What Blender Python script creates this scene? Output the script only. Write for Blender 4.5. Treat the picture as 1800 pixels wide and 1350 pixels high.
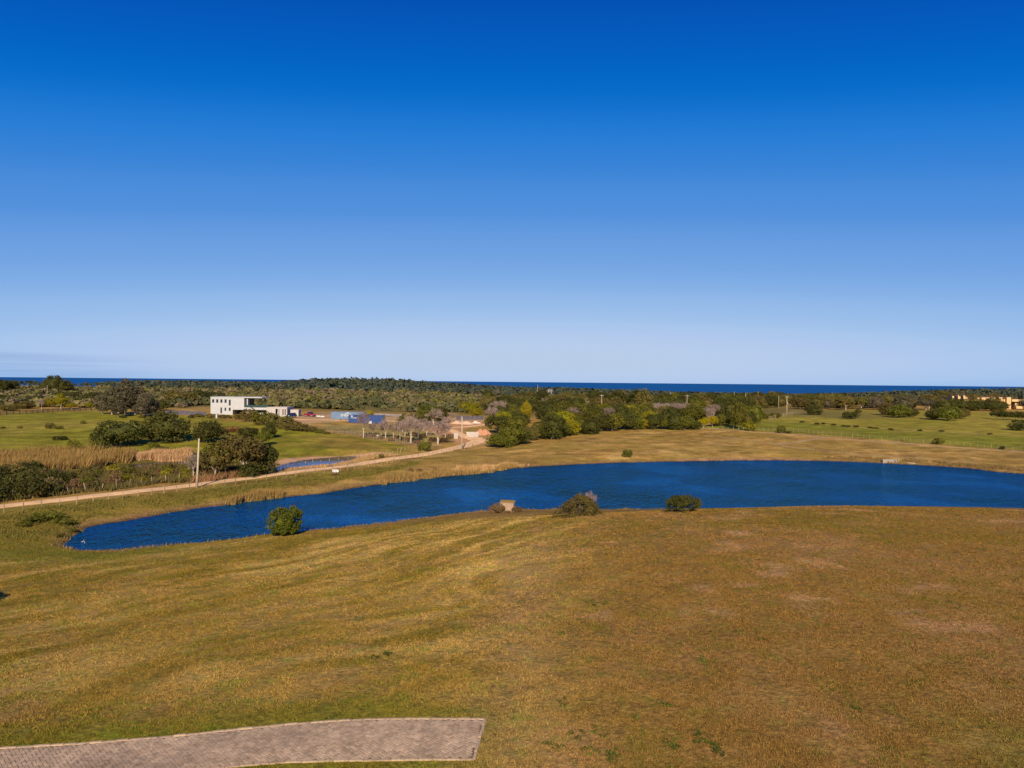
import bpy, math, random
import numpy as np
from mathutils import Vector, Matrix

for o in list(bpy.data.objects): bpy.data.objects.remove(o)
scene = bpy.context.scene
COL = scene.collection
R = math.radians

# ------------------------------------------------------------------ camera
CZ = 19.0                      # camera height above the lake (z = 0)
FPX = 1250.0                   # focal length in pixels of the 1800 px wide photograph
PITCH = 4.3 / 1250.0           # looking very slightly down
ROLL = 0.0095
cam_fwd = Vector((0, math.cos(PITCH), -math.sin(PITCH)))
r0 = Vector((1, 0, 0)); u0 = r0.cross(cam_fwd)
cam_r = (r0 * math.cos(ROLL) + u0 * math.sin(ROLL)).normalized()
cam_u = cam_r.cross(cam_fwd).normalized()
cam_data = bpy.data.cameras.new('camera')
cam_data.sensor_width = 36.0
cam_data.lens = FPX / 1800.0 * 36.0
cam_data.clip_start = 0.5
cam_data.clip_end = 300000.0
cam = bpy.data.objects.new('camera', cam_data); COL.objects.link(cam)
M = Matrix.Identity(4)
for i in range(3):
    M[i][0] = cam_r[i]; M[i][1] = cam_u[i]; M[i][2] = -cam_fwd[i]
M[2][3] = CZ
cam.matrix_world = M
scene.camera = cam

# ------------------------------------------------------------------ sky, sun, exposure
SUN_EL = 29.0
world = bpy.data.worlds.new('World'); scene.world = world
world.use_nodes = True
nt = world.node_tree
for n in list(nt.nodes): nt.nodes.remove(n)
wo = nt.nodes.new('ShaderNodeOutputWorld')
bg = nt.nodes.new('ShaderNodeBackground'); bg.inputs['Strength'].default_value = 0.10
sky = nt.nodes.new('ShaderNodeTexSky'); sky.sky_type = 'NISHITA'; sky.sun_disc = False
sky.sun_elevation = R(SUN_EL); sky.sun_rotation = R(180)
sky.altitude = 0.0; sky.air_density = 1.0; sky.dust_density = 0.15; sky.ozone_density = 3.0
EXPOSURE = 0.38
# grade the sky model as the photograph is graded (deep polarised blue overhead, pale at the horizon)
sg = nt.nodes.new('ShaderNodeSeparateColor'); nt.links.new(sky.outputs[0], sg.inputs[0])
sm = nt.nodes.new('ShaderNodeMath'); sm.operation = 'MULTIPLY'; sm.inputs[1].default_value = 0.05
nt.links.new(sg.outputs['Green'], sm.inputs[0])
rampS = nt.nodes.new('ShaderNodeValToRGB'); rampS.color_ramp.interpolation = 'EASE'
els = rampS.color_ramp.elements
stops = [(0.05, (0, 0.045, 0.30)), (0.105, (0.001, 0.084, 0.456)), (0.147, (0.0097, 0.178, 0.63)), (0.190, (0.058, 0.25, 0.69)), (0.235, (0.116, 0.312, 0.730)),
         (0.33, (0.238, 0.438, 0.79)), (0.407, (0.362, 0.540, 0.825)), (0.445, (0.435, 0.578, 0.838)), (0.472, (0.468, 0.602, 0.828)), (0.500, (0.482, 0.602, 0.80))]
els[0].position = stops[0][0]; els[0].color = (*stops[0][1], 1); els[1].position = stops[-1][0]; els[1].color = (*stops[-1][1], 1)
for p_, c_ in stops[1:-1]:
    e_ = els.new(p_); e_.color = (*c_, 1)
rampS.color_ramp.interpolation = 'CARDINAL'
nt.links.new(sm.outputs[0], rampS.inputs['Fac'])
hs = nt.nodes.new('ShaderNodeVectorMath'); hs.operation = 'SCALE'; hs.inputs['Scale'].default_value = 10.0 / 2 ** EXPOSURE
nt.links.new(rampS.outputs['Color'], hs.inputs[0])
# thin streaks of low cloud over the sea
tc = nt.nodes.new('ShaderNodeTexCoord')
mp = nt.nodes.new('ShaderNodeMapping'); mp.inputs['Scale'].default_value = (2.2, 2.2, 75.0)
ns = nt.nodes.new('ShaderNodeTexNoise'); ns.inputs['Scale'].default_value = 1.3
ns.inputs['Detail'].default_value = 4.0; ns.inputs['Roughness'].default_value = 0.5
nt.links.new(tc.outputs['Generated'], mp.inputs['Vector']); nt.links.new(mp.outputs[0], ns.inputs['Vector'])
rampc = nt.nodes.new('ShaderNodeValToRGB')
rampc.color_ramp.elements[0].position = 0.40; rampc.color_ramp.elements[1].position = 0.62
nt.links.new(ns.outputs['Fac'], rampc.inputs['Fac'])
sep = nt.nodes.new('ShaderNodeSeparateXYZ'); nt.links.new(tc.outputs['Generated'], sep.inputs[0])
mz = nt.nodes.new('ShaderNodeMapRange'); mz.inputs['From Min'].default_value = 0.045; mz.inputs['From Max'].default_value = 0.015
mz.interpolation_type = 'SMOOTHSTEP'
nt.links.new(sep.outputs['Z'], mz.inputs['Value'])
mx = nt.nodes.new('ShaderNodeMapRange'); mx.inputs['From Min'].default_value = -0.38; mx.inputs['From Max'].default_value = -0.60
mx.interpolation_type = 'SMOOTHSTEP'
nt.links.new(sep.outputs['X'], mx.inputs['Value'])
m1 = nt.nodes.new('ShaderNodeMath'); m1.operation = 'MULTIPLY'
nt.links.new(mz.outputs[0], m1.inputs[0]); nt.links.new(mx.outputs[0], m1.inputs[1])
m2 = nt.nodes.new('ShaderNodeMath'); m2.operation = 'MULTIPLY'
nt.links.new(m1.outputs[0], m2.inputs[0]); nt.links.new(rampc.outputs['Color'], m2.inputs[1])
m3 = nt.nodes.new('ShaderNodeMath'); m3.operation = 'MULTIPLY'; m3.inputs[1].default_value = 0.5
nt.links.new(m2.outputs[0], m3.inputs[0])
mixc = nt.nodes.new('ShaderNodeMixRGB'); mixc.blend_type = 'MULTIPLY'
mixc.inputs['Color2'].default_value = (0.52, 0.60, 0.76, 1)
nt.links.new(m3.outputs[0], mixc.inputs['Fac']); nt.links.new(hs.outputs[0], mixc.inputs['Color1'])
nt.links.new(mixc.outputs[0], bg.inputs['Color']); nt.links.new(bg.outputs[0], wo.inputs['Surface'])

sun_d = bpy.data.lights.new('sun', 'SUN'); sun_d.energy = 5.0; sun_d.angle = R(0.53)
sun_d.color = (1.0, 0.85, 0.62)
sun = bpy.data.objects.new('sun', sun_d); COL.objects.link(sun)
sun.rotation_euler = (R(90 - SUN_EL), 0, 0)
sun.location = (0, -60, 80)

scene.view_settings.view_transform = 'Standard'
scene.view_settings.look = 'None'
scene.view_settings.exposure = EXPOSURE
scene.view_settings.gamma = 1.0
scene.view_settings.use_curve_mapping = False

# ------------------------------------------------------------------ numeric helpers
rng = np.random.default_rng(7)
random.seed(7)
fw = np.array(cam_fwd); rr = np.array(cam_r); uu = np.array(cam_u)

def pixdir(px, py):
    return fw + rr * ((px - 900) / FPX) - uu * ((py - 675) / FPX)

def pz(px, py, z):
    """world point where the pixel's ray meets height z"""
    d = pixdir(px, py); t = (z - CZ) / d[2]
    return (d[0] * t, d[1] * t, z)

def pd(px, depth):
    """world x,y at a depth, for a pixel column (at the horizon)"""
    return ((px - 900) / FPX * depth, depth)

def hash2(ix, iy, seed):
    h = (ix.astype(np.int64) * 374761393 + iy.astype(np.int64) * 668265263 + seed * 1442695041) & 0x7fffffff
    h = ((h ^ (h >> 13)) * 1274126177) & 0x7fffffff
    return ((h ^ (h >> 16)) & 0xffff) / 65535.0

def vnoise(x, y, seed=0):
    x = np.asarray(x, float); y = np.asarray(y, float)
    ix = np.floor(x); iy = np.floor(y); fx = x - ix; fy = y - iy
    fx = fx * fx * (3 - 2 * fx); fy = fy * fy * (3 - 2 * fy)
    ix = ix.astype(np.int64); iy = iy.astype(np.int64)
    a = hash2(ix, iy, seed); b = hash2(ix + 1, iy, seed); c = hash2(ix, iy + 1, seed); d = hash2(ix + 1, iy + 1, seed)
    return (a * (1 - fx) + b * fx) * (1 - fy) + (c * (1 - fx) + d * fx) * fy

def fbm(x, y, seed=0, octv=4):
    s = 0; a = 0.5; n = 0
    for k in range(octv):
        s = s + a * vnoise(x * 2 ** k + 17.3 * k, y * 2 ** k - 9.1 * k, seed + k); n += a; a *= 0.55
    return s / n

def sstep(a, b, x):
    t = np.clip((x - a) / (b - a), 0, 1); return t * t * (3 - 2 * t)

def inpoly(x, y, poly):
    x = np.asarray(x, float); y = np.asarray(y, float)
    ins = np.zeros(x.shape, bool); n = len(poly); j = n - 1
    for i in range(n):
        xi, yi = poly[i][0], poly[i][1]; xj, yj = poly[j][0], poly[j][1]
        if yi != yj:
            c = ((yi > y) != (yj > y)) & (x < (xj - xi) * (y - yi) / (yj - yi) + xi)
            ins ^= c
        j = i
    return ins

def polydist(x, y, poly, closed=True):
    d = np.full(np.shape(x), 1e9); n = len(poly)
    for i in range(n if closed else n - 1):
        ax, ay = poly[i][0], poly[i][1]; bx, by = poly[(i + 1) % n][0], poly[(i + 1) % n][1]
        dx, dy = bx - ax, by - ay; L = dx * dx + dy * dy + 1e-9
        t = np.clip(((x - ax) * dx + (y - ay) * dy) / L, 0, 1)
        d = np.minimum(d, np.hypot(x - ax - t * dx, y - ay - t * dy))
    return d

def smooth_poly(pts, n=6, closed=True):
    """Catmull-Rom through points"""
    P = [np.array(p[:2], float) for p in pts]; out = []; N = len(P)
    for i in range(N if closed else N - 1):
        if closed: p0, p1, p2, p3 = P[i - 1], P[i], P[(i + 1) % N], P[(i + 2) % N]
        else: p0, p1, p2, p3 = P[max(i - 1, 0)], P[i], P[i + 1], P[min(i + 2, N - 1)]
        for k in range(n):
            t = k / n
            out.append(0.5 * ((2 * p1) + (-p0 + p2) * t + (2 * p0 - 5 * p1 + 4 * p2 - p3) * t * t + (-p0 + 3 * p1 - 3 * p2 + p3) * t ** 3))
    if not closed: out.append(P[-1])
    return out

# ------------------------------------------------------------------ terrain
ctrl = []
def c(px, py, z): ctrl.append(pz(px, py, z))
def cd(px, d, z): ctrl.append((*pd(px, d), z))
def cw(x, y, z): ctrl.append((x, y, z))
# foreground hill
c(900,1350,5.5); c(0,1350,5.3); c(1800,1350,5.6); c(450,1300,5.4); c(850,1265,5.5)
for x, y, z in ((0,-25,5.5),(-60,-25,4.6),(60,-25,5.5),(70,20,5.6),(-60,15,4.0),(0,5,5.5),(-110,30,2.4),(140,30,5.2),(-110,-25,3)): cw(x, y, z)
c(1300,1100,5.55); c(1700,1100,5.7); c(1100,1000,5.4); c(1500,960,5.6); c(1800,960,5.3); c(1300,930,5.4)
c(0,1040,2.6); c(0,1150,3.9); c(300,1150,4.1); c(300,1040,2.6); c(600,1100,4.4); c(600,1000,2.75); c(450,960,0.9); c(700,935,1.5)
c(850,915,2.3); c(960,915,3.3); c(1023,908,3.7); c(1180,905,4.7); c(900,1050,4.7); c(900,1150,5.3)
c(150,985,0.9); c(20,960,1.0)
# hidden near bank of the lake
for x, y, z in ((8,101,0.8),(40,104,1.0),(80,104,1.2),(120,100,1.6),(40,82,4.9),(62,88,3.75),(90,92,2.9)): cw(x, y, z)
# far side of the lake and the road
c(60,930,0.9); c(0,893,1.2); c(200,868,1.2); c(346,852,1.0); c(560,824,1.0); c(811,787,1.2); c(860,775,1.5)
c(900,800,0.9); c(1000,780,1.8); c(1000,765,2.4); c(1100,757,3.2); c(1230,752,4.0); c(1400,760,3.2); c(1600,778,2.4); c(1800,790,2.0)
c(1200,785,1.8); c(1450,790,1.4); c(1700,806,1.0)
# fields on the right
c(1500,745,3.6); c(1500,725,4.5); c(1700,735,4.2); c(1790,755,3.2); c(1650,722,4.6); c(1350,735,4.2); c(1780,722,4.4)
cd(1700,700,5.0); cd(1200,600,4.0); cd(1500,900,3.5)
# marsh and field on the left
c(150,830,0.6); c(0,850,0.8); c(300,820,0.6); c(150,795,1.6); c(0,770,3.0); c(150,750,4.4); c(0,732,5.6); c(220,728,6.0)
c(300,765,3.4); c(330,728,6.0); c(440,727,5.8); c(430,731,5.3); c(500,735,5.2); c(540,733,5.2); c(600,745,4.7); c(700,748,4.2)
c(640,768,3.2); c(560,790,2.0); c(560,812,0.7); c(480,780,2.4); c(450,755,4.0); c(740,785,1.7); c(800,750,3.5); c(850,735,4.0); c(820,765,2.4)
for a in ((100,400,5.5),(400,400,5.5),(700,400,4.0),(1000,350,3.7),(100,700,5.0),(500,700,6.0),(900,700,4.0),(1300,700,3.5),
          (100,1200,4.0),(640,1000,9.5),(560,1000,8.5),(720,1000,8.0),(350,1100,5.5),(900,1200,1.5),(1100,1200,0.0),(1400,1200,-3.5),(1650,1100,2.5),(1800,1000,5.0),(2200,1000,5.0),(-400,1000,5.0),
          (100,1800,-12),(900,1800,-12),(1700,1800,-12),(-300,1800,-12),(2200,1800,-12),(900,2500,-45),(0,2500,-45),(1800,2500,-45)): cd(*a)
for x, y, z in ((-170,120,1.5),(-190,200,4.5),(-230,300,6.0),(190,120,1.5),(200,190,2.0),(260,280,3.5),(320,450,4.6),(-400,500,5.5),(420,650,5.0)): cw(x, y, z)
CT = np.array(ctrl)

def tps_fit(P, z, lam):
    # compress depth so far points do not dominate
    d = np.hypot(P[:, None, 0] - P[None, :, 0], P[:, None, 1] - P[None, :, 1])
    K = np.where(d > 0, d * d * np.log(d + 1e-12), 0) + lam * np.eye(len(P))
    Q = np.c_[np.ones(len(P)), P]
    A = np.block([[K, Q], [Q.T, np.zeros((3, 3))]])
    return np.linalg.solve(A, np.r_[z, np.zeros(3)])
def warp(x, y):
    s = 1.0 / (1.0 + np.maximum(y - 60, 0) / 220.0)
    yy = np.where(y > 60, 60 + 220 * np.log1p(np.maximum(y - 60, 0) / 220.0), y)
    return np.stack([x * s / 60.0, yy / 60.0], -1)
TP = warp(CT[:, 0], CT[:, 1])
TW = tps_fit(TP, CT[:, 2], 0.004)

def nat(x, y):
    shp = np.shape(x); Q = warp(np.ravel(x), np.ravel(y)); out = np.full(len(Q), TW[len(TP)])
    out += Q[:, 0] * TW[-2] + Q[:, 1] * TW[-1]
    for i in range(len(TP)):
        d2 = (Q[:, 0] - TP[i, 0]) ** 2 + (Q[:, 1] - TP[i, 1]) ** 2
        out += TW[i] * 0.5 * d2 * np.log(d2 + 1e-12)
    return out.reshape(shp)

# lake outline: far shore, right end, hidden near shore, left end
lk = [pz(*p, 0) for p in ((113,958),(128,945),(168,925),(240,912),(330,897),(400,888),(470,878),(560,868),(640,856),(700,847),
      (780,838),(850,832),(910,823),(1000,817),(1100,813),(1200,811),(1300,809.5),(1400,809.5),(1500,812),(1600,817),(1700,823),(1800,833))]
lk += [(150,143,0),(172,130,0),(165,118,0),(130,112,0),(90,109,0),(50,108,0),(20,106,0)]
lk += [pz(*p, 0) for p in ((960,897),(850,900),(760,910),(660,922),(560,933),(480,941),(380,952),(280,962),(205,969),(142,966))]
LAKE = smooth_poly(lk, 4)
pnd = [pz(*p, 0.55) for p in ((499,817),(520,812),(550,807),(590,803.5),(622,802.5),(632,804),(622,809),(590,815),(550,820),(515,824),(495,826),(488,823))]
POND = smooth_poly(pnd, 3)
msh = [pz(*p, 0.5) for p in ((196,826),(205,820),(222,818),(240,816),(290,812),(320,812),(320,815),(290,818),(250,822),(225,825),(205,828))]
MARSH = smooth_poly(msh, 3)

def axis(segs):
    out = []
    for a, b, s in segs: out += list(np.arange(a, b, s))
    return out
ypos = axis([(-40,20,3),(20,210,0.75),(210,320,1.5),(320,520,4)]); v = 520.0; st = 5.0
while v < 2700: ypos.append(v); v += st; st *= 1.07
ypos.append(2700.0)
xh = axis([(0,130,0.8),(130,240,2.5),(240,400,6)]); v = 400.0; st = 8.0
while v < 2600: xh.append(v); v += st; st *= 1.09
xh.append(2600.0)
XS = np.array([-a for a in xh[:0:-1]] + xh); YS = np.array(ypos)
GX, GY = np.meshgrid(XS, YS)
GZ = nat(GX, GY)
GZ = np.where(GY < 420, np.maximum(GZ, 0.35), GZ)
GZ += (fbm(GX / 9, GY / 9, 3) - 0.5) * 0.22 * sstep(20, 60, GY)
# flatten the ground under the paving
GZ = GZ + 0
def carve(Z, poly, level, depth, bank, width, seed):
    x0 = min(p[0] for p in poly) - 30; x1 = max(p[0] for p in poly) + 30
    y0 = min(p[1] for p in poly) - 30; y1 = max(p[1] for p in poly) + 30
    ix = np.where((XS > x0) & (XS < x1))[0]; iy = np.where((YS > y0) & (YS < y1))[0]
    sl = np.ix_(iy, ix); X = GX[sl]; Y = GY[sl]
    wx = X + (fbm(X / 2.5, Y / 2.5, seed) - 0.5) * 1.6; wy = Y + (fbm(X / 2.5, Y / 2.5, seed + 5) - 0.5) * 1.6
    d = polydist(wx, wy, poly); s = np.where(inpoly(wx, wy, poly), -d, d)
    z = Z[sl]
    t = sstep(0.3, width, s)
    free = SD[sl] > 1.2
    out = np.where(s > 0, (level + bank * sstep(0, 0.9, s)) * (1 - t) + np.maximum(z, level + bank) * t, level - np.minimum(depth, 0.15 + 0.3 * (-s)))
    Z[sl] = np.where((s < width) & free, out, z)
    SD[sl] = np.minimum(SD[sl], s)
    return sl, s
SD = np.full(GX.shape, 99.0)
sl, s = carve(GZ, LAKE, 0.0, 1.6, 0.32, 7.0, 11); LSD = SD.copy()
sl, s2 = carve(GZ, POND, 0.5, 0.8, 0.12, 5.0, 21); PSD = np.full(GX.shape, 99.0); PSD[sl] = s2
sl, s3 = carve(GZ, MARSH, 0.45, 0.8, 0.08, 4.0, 31); MSD = np.full(GX.shape, 99.0); MSD[sl] = s3
SD = LSD

def gridval(A, x, y):
    x = np.asarray(x, float); y = np.asarray(y, float)
    i = np.clip(np.searchsorted(XS, x) - 1, 0, len(XS) - 2); j = np.clip(np.searchsorted(YS, y) - 1, 0, len(YS) - 2)
    fx = np.clip((x - XS[i]) / (XS[i + 1] - XS[i]), 0, 1); fy = np.clip((y - YS[j]) / (YS[j + 1] - YS[j]), 0, 1)
    if A.ndim == 3: fx = fx[..., None]; fy = fy[..., None]
    return (A[j, i] * (1 - fx) + A[j, i + 1] * fx) * (1 - fy) + (A[j + 1, i] * (1 - fx) + A[j + 1, i + 1] * fx) * fy
def hgt(x, y): return float(gridval(GZ, x, y))
TT = np.exp(np.linspace(math.log(12), math.log(2400), 6000))
def at(px, py):
    """first ground point seen through a pixel of the photograph"""
    d = pixdir(px, py); X = d[0] * TT; Y = d[1] * TT; Z = CZ + d[2] * TT
    g = gridval(GZ, X, Y); k = np.where(Z <= g)[0]
    if len(k) == 0: t = TT[-1]
    else:
        k = k[0]
        if k == 0: t = TT[0]
        else:
            a = Z[k - 1] - g[k - 1]; b = Z[k] - g[k]; t = TT[k - 1] + (TT[k] - TT[k - 1]) * a / (a - b)
    return Vector((d[0] * t, d[1] * t, hgt(d[0] * t, d[1] * t)))
def atl(pts): return [at(*p) for p in pts]

# ------------------------------------------------------------------ materials
MATS = {}
def nodes(name):
    m = bpy.data.materials.new(name); m.use_nodes = True
    b = m.node_tree.nodes['Principled BSDF']; MATS[name] = m
    return m, m.node_tree, b
def L(t, a, b): t.links.new(a, b)
def simple(name, col, rough=0.7, scale=3.0, var=0.25, bump=0.0, objrand=0.0, metal=0.0, spec=0.3, detail=5.0, col2=None):
    m, t, b = nodes(name)
    tcn = t.nodes.new('ShaderNodeTexCoord'); n = t.nodes.new('ShaderNodeTexNoise')
    n.inputs['Scale'].default_value = scale; n.inputs['Detail'].default_value = detail; n.inputs['Roughness'].default_value = 0.6
    L(t, tcn.outputs['Object'], n.inputs['Vector'])
    mixn = t.nodes.new('ShaderNodeMixRGB')
    c2 = col2 or tuple(max(0, v * (1 - var)) for v in col); c1 = tuple(min(1, v * (1 + var)) for v in col) if not col2 else col
    mixn.inputs['Color1'].default_value = (*c2, 1); mixn.inputs['Color2'].default_value = (*c1, 1)
    mr = t.nodes.new('ShaderNodeMapRange'); mr.inputs['From Min'].default_value = 0.3; mr.inputs['From Max'].default_value = 0.7
    L(t, n.outputs['Fac'], mr.inputs['Value']); L(t, mr.outputs[0], mixn.inputs['Fac'])
    outc = mixn.outputs[0]
    if objrand:
        oi = t.nodes.new('ShaderNodeObjectInfo'); h = t.nodes.new('ShaderNodeHueSaturation')
        r1 = t.nodes.new('ShaderNodeMapRange'); r1.inputs['To Min'].default_value = 1 - objrand; r1.inputs['To Max'].default_value = 1 + objrand
        L(t, oi.outputs['Random'], r1.inputs['Value']); L(t, r1.outputs[0], h.inputs['Value'])
        mu = t.nodes.new('ShaderNodeMath'); mu.operation = 'MULTIPLY'; mu.inputs[1].default_value = 7.31
        fr = t.nodes.new('ShaderNodeMath'); fr.operation = 'FRACT'
        r2 = t.nodes.new('ShaderNodeMapRange'); r2.inputs['To Min'].default_value = 0.5 - objrand * 0.07; r2.inputs['To Max'].default_value = 0.5 + objrand * 0.07
        L(t, oi.outputs['Random'], mu.inputs[0]); L(t, mu.outputs[0], fr.inputs[0]); L(t, fr.outputs[0], r2.inputs['Value']); L(t, r2.outputs[0], h.inputs['Hue'])
        L(t, outc, h.inputs['Color']); outc = h.outputs[0]
    L(t, outc, b.inputs['Base Color'])
    b.inputs['Roughness'].default_value = rough; b.inputs['Metallic'].default_value = metal
    b.inputs['Specular IOR Level'].default_value = spec
    if bump:
        bn = t.nodes.new('ShaderNodeBump'); bn.inputs['Strength'].default_value = bump; bn.inputs['Distance'].default_value = 0.05
        L(t, n.outputs['Fac'], bn.inputs['Height']); L(t, bn.outputs[0], b.inputs['Normal'])
    return m
def attr_mat(name, attr, rough=0.9, scale=None, spec=0.1):
    m, t, b = nodes(name)
    a = t.nodes.new('ShaderNodeAttribute'); a.attribute_name = attr
    L(t, a.outputs['Color'], b.inputs['Base Color']); b.inputs['Roughness'].default_value = rough
    b.inputs['Specular IOR Level'].default_value = spec
    return m

# ground: tint attribute carries the large patches of turf, the nodes add blade-scale grain
gm, t, b = nodes('ground')
a = t.nodes.new('ShaderNodeAttribute'); a.attribute_name = 'tint'
tco = t.nodes.new('ShaderNodeTexCoord')
def noise_node(t, vec, scale, detail=6, rough=0.65):
    n = t.nodes.new('ShaderNodeTexNoise'); n.inputs['Scale'].default_value = scale
    n.inputs['Detail'].default_value = detail; n.inputs['Roughness'].default_value = rough
    L(t, vec, n.inputs['Vector']); return n
n1 = noise_node(t, tco.outputs['Object'], 3.2, 6, 0.7); n2 = noise_node(t, tco.outputs['Object'], 0.35, 6, 0.65); n3 = noise_node(t, tco.outputs['Object'], 13.0, 3, 0.6)
def mrange(t, v, a0, a1, b0, b1):
    r = t.nodes.new('ShaderNodeMapRange'); r.inputs['From Min'].default_value = a0; r.inputs['From Max'].default_value = a1
    r.inputs['To Min'].default_value = b0; r.inputs['To Max'].default_value = b1; L(t, v, r.inputs['Value']); return r.outputs[0]
def mmul(t, x, y):
    m = t.nodes.new('ShaderNodeMath'); m.operation = 'MULTIPLY'; L(t, x, m.inputs[0]); L(t, y, m.inputs[1]); return m.outputs[0]
f = mmul(t, mmul(t, mrange(t, n1.outputs['Fac'], 0.28, 0.72, 0.42, 1.58), mrange(t, n2.outputs['Fac'], 0.3, 0.7, 0.78, 1.22)), mrange(t, n3.outputs['Fac'], 0.25, 0.75, 0.6, 1.4))
vm = t.nodes.new('ShaderNodeVectorMath'); vm.operation = 'SCALE'; L(t, a.outputs['Color'], vm.inputs[0]); L(t, f, vm.inputs['Scale'])
# green flecks in the dry turf
n4 = noise_node(t, tco.outputs['Object'], 0.9, 7, 0.7)
gmx = t.nodes.new('ShaderNodeMixRGB'); gmx.blend_type = 'MULTIPLY'; gmx.inputs['Color2'].default_value = (0.62, 1.0, 0.6, 1)
L(t, mrange(t, n4.outputs['Fac'], 0.5, 0.68, 0.0, 0.8), gmx.inputs['Fac']); L(t, vm.outputs[0], gmx.inputs['Color1'])
L(t, gmx.outputs[0], b.inputs['Base Color']); b.inputs['Roughness'].default_value = 0.95; b.inputs['Specular IOR Level'].default_value = 0.05
bn = t.nodes.new('ShaderNodeBump'); bn.inputs['Strength'].default_value = 0.9; bn.inputs['Distance'].default_value = 0.16
L(t, n1.outputs['Fac'], bn.inputs['Height']); L(t, bn.outputs[0], b.inputs['Normal'])

def water_mat(name, base, gtint, rough, s1, bumpd, strength, ior, gl, stretch=(1, 1, 1), rot=0.0):
    m, t, b = nodes(name)
    tcw = t.nodes.new('ShaderNodeTexCoord'); mp = t.nodes.new('ShaderNodeMapping')
    mp.inputs['Scale'].default_value = stretch; mp.inputs['Rotation'].default_value = (0, 0, rot)
    L(t, tcw.outputs['Object'], mp.inputs['Vector'])
    na = noise_node(t, mp.outputs[0], s1, 3, 0.6); nb = noise_node(t, mp.outputs[0], s1 * 2.7, 2, 0.5); nc = noise_node(t, tcw.outputs['Object'], s1 * 0.05, 3, 0.6)
    ad = t.nodes.new('ShaderNodeMath'); ad.operation = 'MULTIPLY_ADD'; ad.inputs[1].default_value = 0.45
    L(t, nb.outputs['Fac'], ad.inputs[0]); L(t, na.outputs['Fac'], ad.inputs[2])
    bp = t.nodes.new('ShaderNodeBump'); bp.inputs['Distance'].default_value = bumpd
    L(t, mrange(t, nc.outputs['Fac'], 0.38, 0.60, strength * 0.22, strength), bp.inputs['Strength'])
    L(t, ad.outputs[0], bp.inputs['Height'])
    t.nodes.remove(b); out = t.nodes['Material Output']
    df = t.nodes.new('ShaderNodeBsdfDiffuse'); df.inputs['Color'].default_value = (*base, 1); L(t, bp.outputs[0], df.inputs['Normal'])
    g = t.nodes.new('ShaderNodeBsdfGlossy'); g.inputs['Color'].default_value = (*gtint, 1); g.inputs['Roughness'].default_value = rough; L(t, bp.outputs[0], g.inputs['Normal'])
    fr = t.nodes.new('ShaderNodeFresnel'); fr.inputs['IOR'].default_value = ior; L(t, bp.outputs[0], fr.inputs['Normal'])
    mu = t.nodes.new('ShaderNodeMath'); mu.operation = 'MULTIPLY'; mu.inputs[1].default_value = gl; L(t, fr.outputs[0], mu.inputs[0])
    mx = t.nodes.new('ShaderNodeMixShader'); L(t, mu.outputs[0], mx.inputs[0]); L(t, df.outputs[0], mx.inputs[1]); L(t, g.outputs[0], mx.inputs[2]); L(t, mx.outputs[0], out.inputs['Surface'])
    return m
water_mat('lake_water', (0.0045, 0.068, 0.165), (0.12, 0.44, 0.72), 0.10, 0.95, 4.2, 1.0, 1.25, 0.60, (0.95, 0.40, 1), 0.30)
water_mat('pond_water', (0.085, 0.095, 0.15), (0.45, 0.46, 0.60), 0.05, 1.0, 0.04, 0.6, 1.33, 0.75)
water_mat('sea_water', (0.011, 0.078, 0.205), (0.05, 0.35, 0.8), 0.3, 0.02, 3.0, 1.0, 1.1, 0.25, (0.3, 1, 1))

simple('dirt', (0.70, 0.43, 0.21), 0.95, 0.5, 0.24, 0.25, detail=8)
def paver_mat(name, objr):
    m, t, b = nodes(name)
    ge = t.nodes.new('ShaderNodeNewGeometry'); oi = t.nodes.new('ShaderNodeObjectInfo')
    na = noise_node(t, ge.outputs['Position'], 0.55, 5, 0.7); nb = noise_node(t, ge.outputs['Position'], 3.4, 4, 0.75); nc = noise_node(t, ge.outputs['Position'], 30.0, 2, 0.6)
    f = mmul(t, mmul(t, mrange(t, na.outputs['Fac'], 0.35, 0.62, 0.74, 1.10), mrange(t, nb.outputs['Fac'], 0.3, 0.7, 0.82, 1.16)), mrange(t, nc.outputs['Fac'], 0.3, 0.7, 0.85, 1.15))
    if objr: f = mmul(t, f, mrange(t, oi.outputs['Random'], 0, 1, 0.78, 1.2))
    else:
        vo = t.nodes.new('ShaderNodeTexVoronoi'); vo.inputs['Scale'].default_value = 6.0; L(t, ge.outputs['Position'], vo.inputs['Vector'])
        sp = t.nodes.new('ShaderNodeSeparateColor'); L(t, vo.outputs['Color'], sp.inputs[0]); f = mmul(t, f, mrange(t, sp.outputs['Red'], 0, 1, 0.78, 1.2))
    vm = t.nodes.new('ShaderNodeVectorMath'); vm.operation = 'SCALE'; vm.inputs[0].default_value = (0.400, 0.282, 0.190); L(t, f, vm.inputs['Scale'])
    L(t, vm.outputs[0], b.inputs['Base Color']); b.inputs['Roughness'].default_value = 0.9; b.inputs['Specular IOR Level'].default_value = 0.2
paver_mat('paver', True); paver_mat('paver_far', False)
simple('paver_joint', (0.145, 0.105, 0.06), 0.95, 9.0, 0.3)
simple('kerb', (0.37, 0.26, 0.165), 0.85, 8.0, 0.2, 0.1, objrand=0.12)
simple('white_wall', (0.41, 0.41, 0.42), 0.8, 0.6, 0.05)
simple('grey_wall', (0.42, 0.37, 0.34), 0.85, 1.2, 0.1)
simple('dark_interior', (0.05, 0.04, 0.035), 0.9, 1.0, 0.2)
simple('glass', (0.015, 0.02, 0.03), 0.08, 1.0, 0.1, spec=0.6)
simple('rail_glass', (0.03, 0.06, 0.06), 0.1, 1.0, 0.1, spec=0.6)
simple('container_blue', (0.030, 0.062, 0.185), 0.5, 0.7, 0.18)
simple('container_pale', (0.125, 0.185, 0.29), 0.6, 0.6, 0.15)
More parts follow.
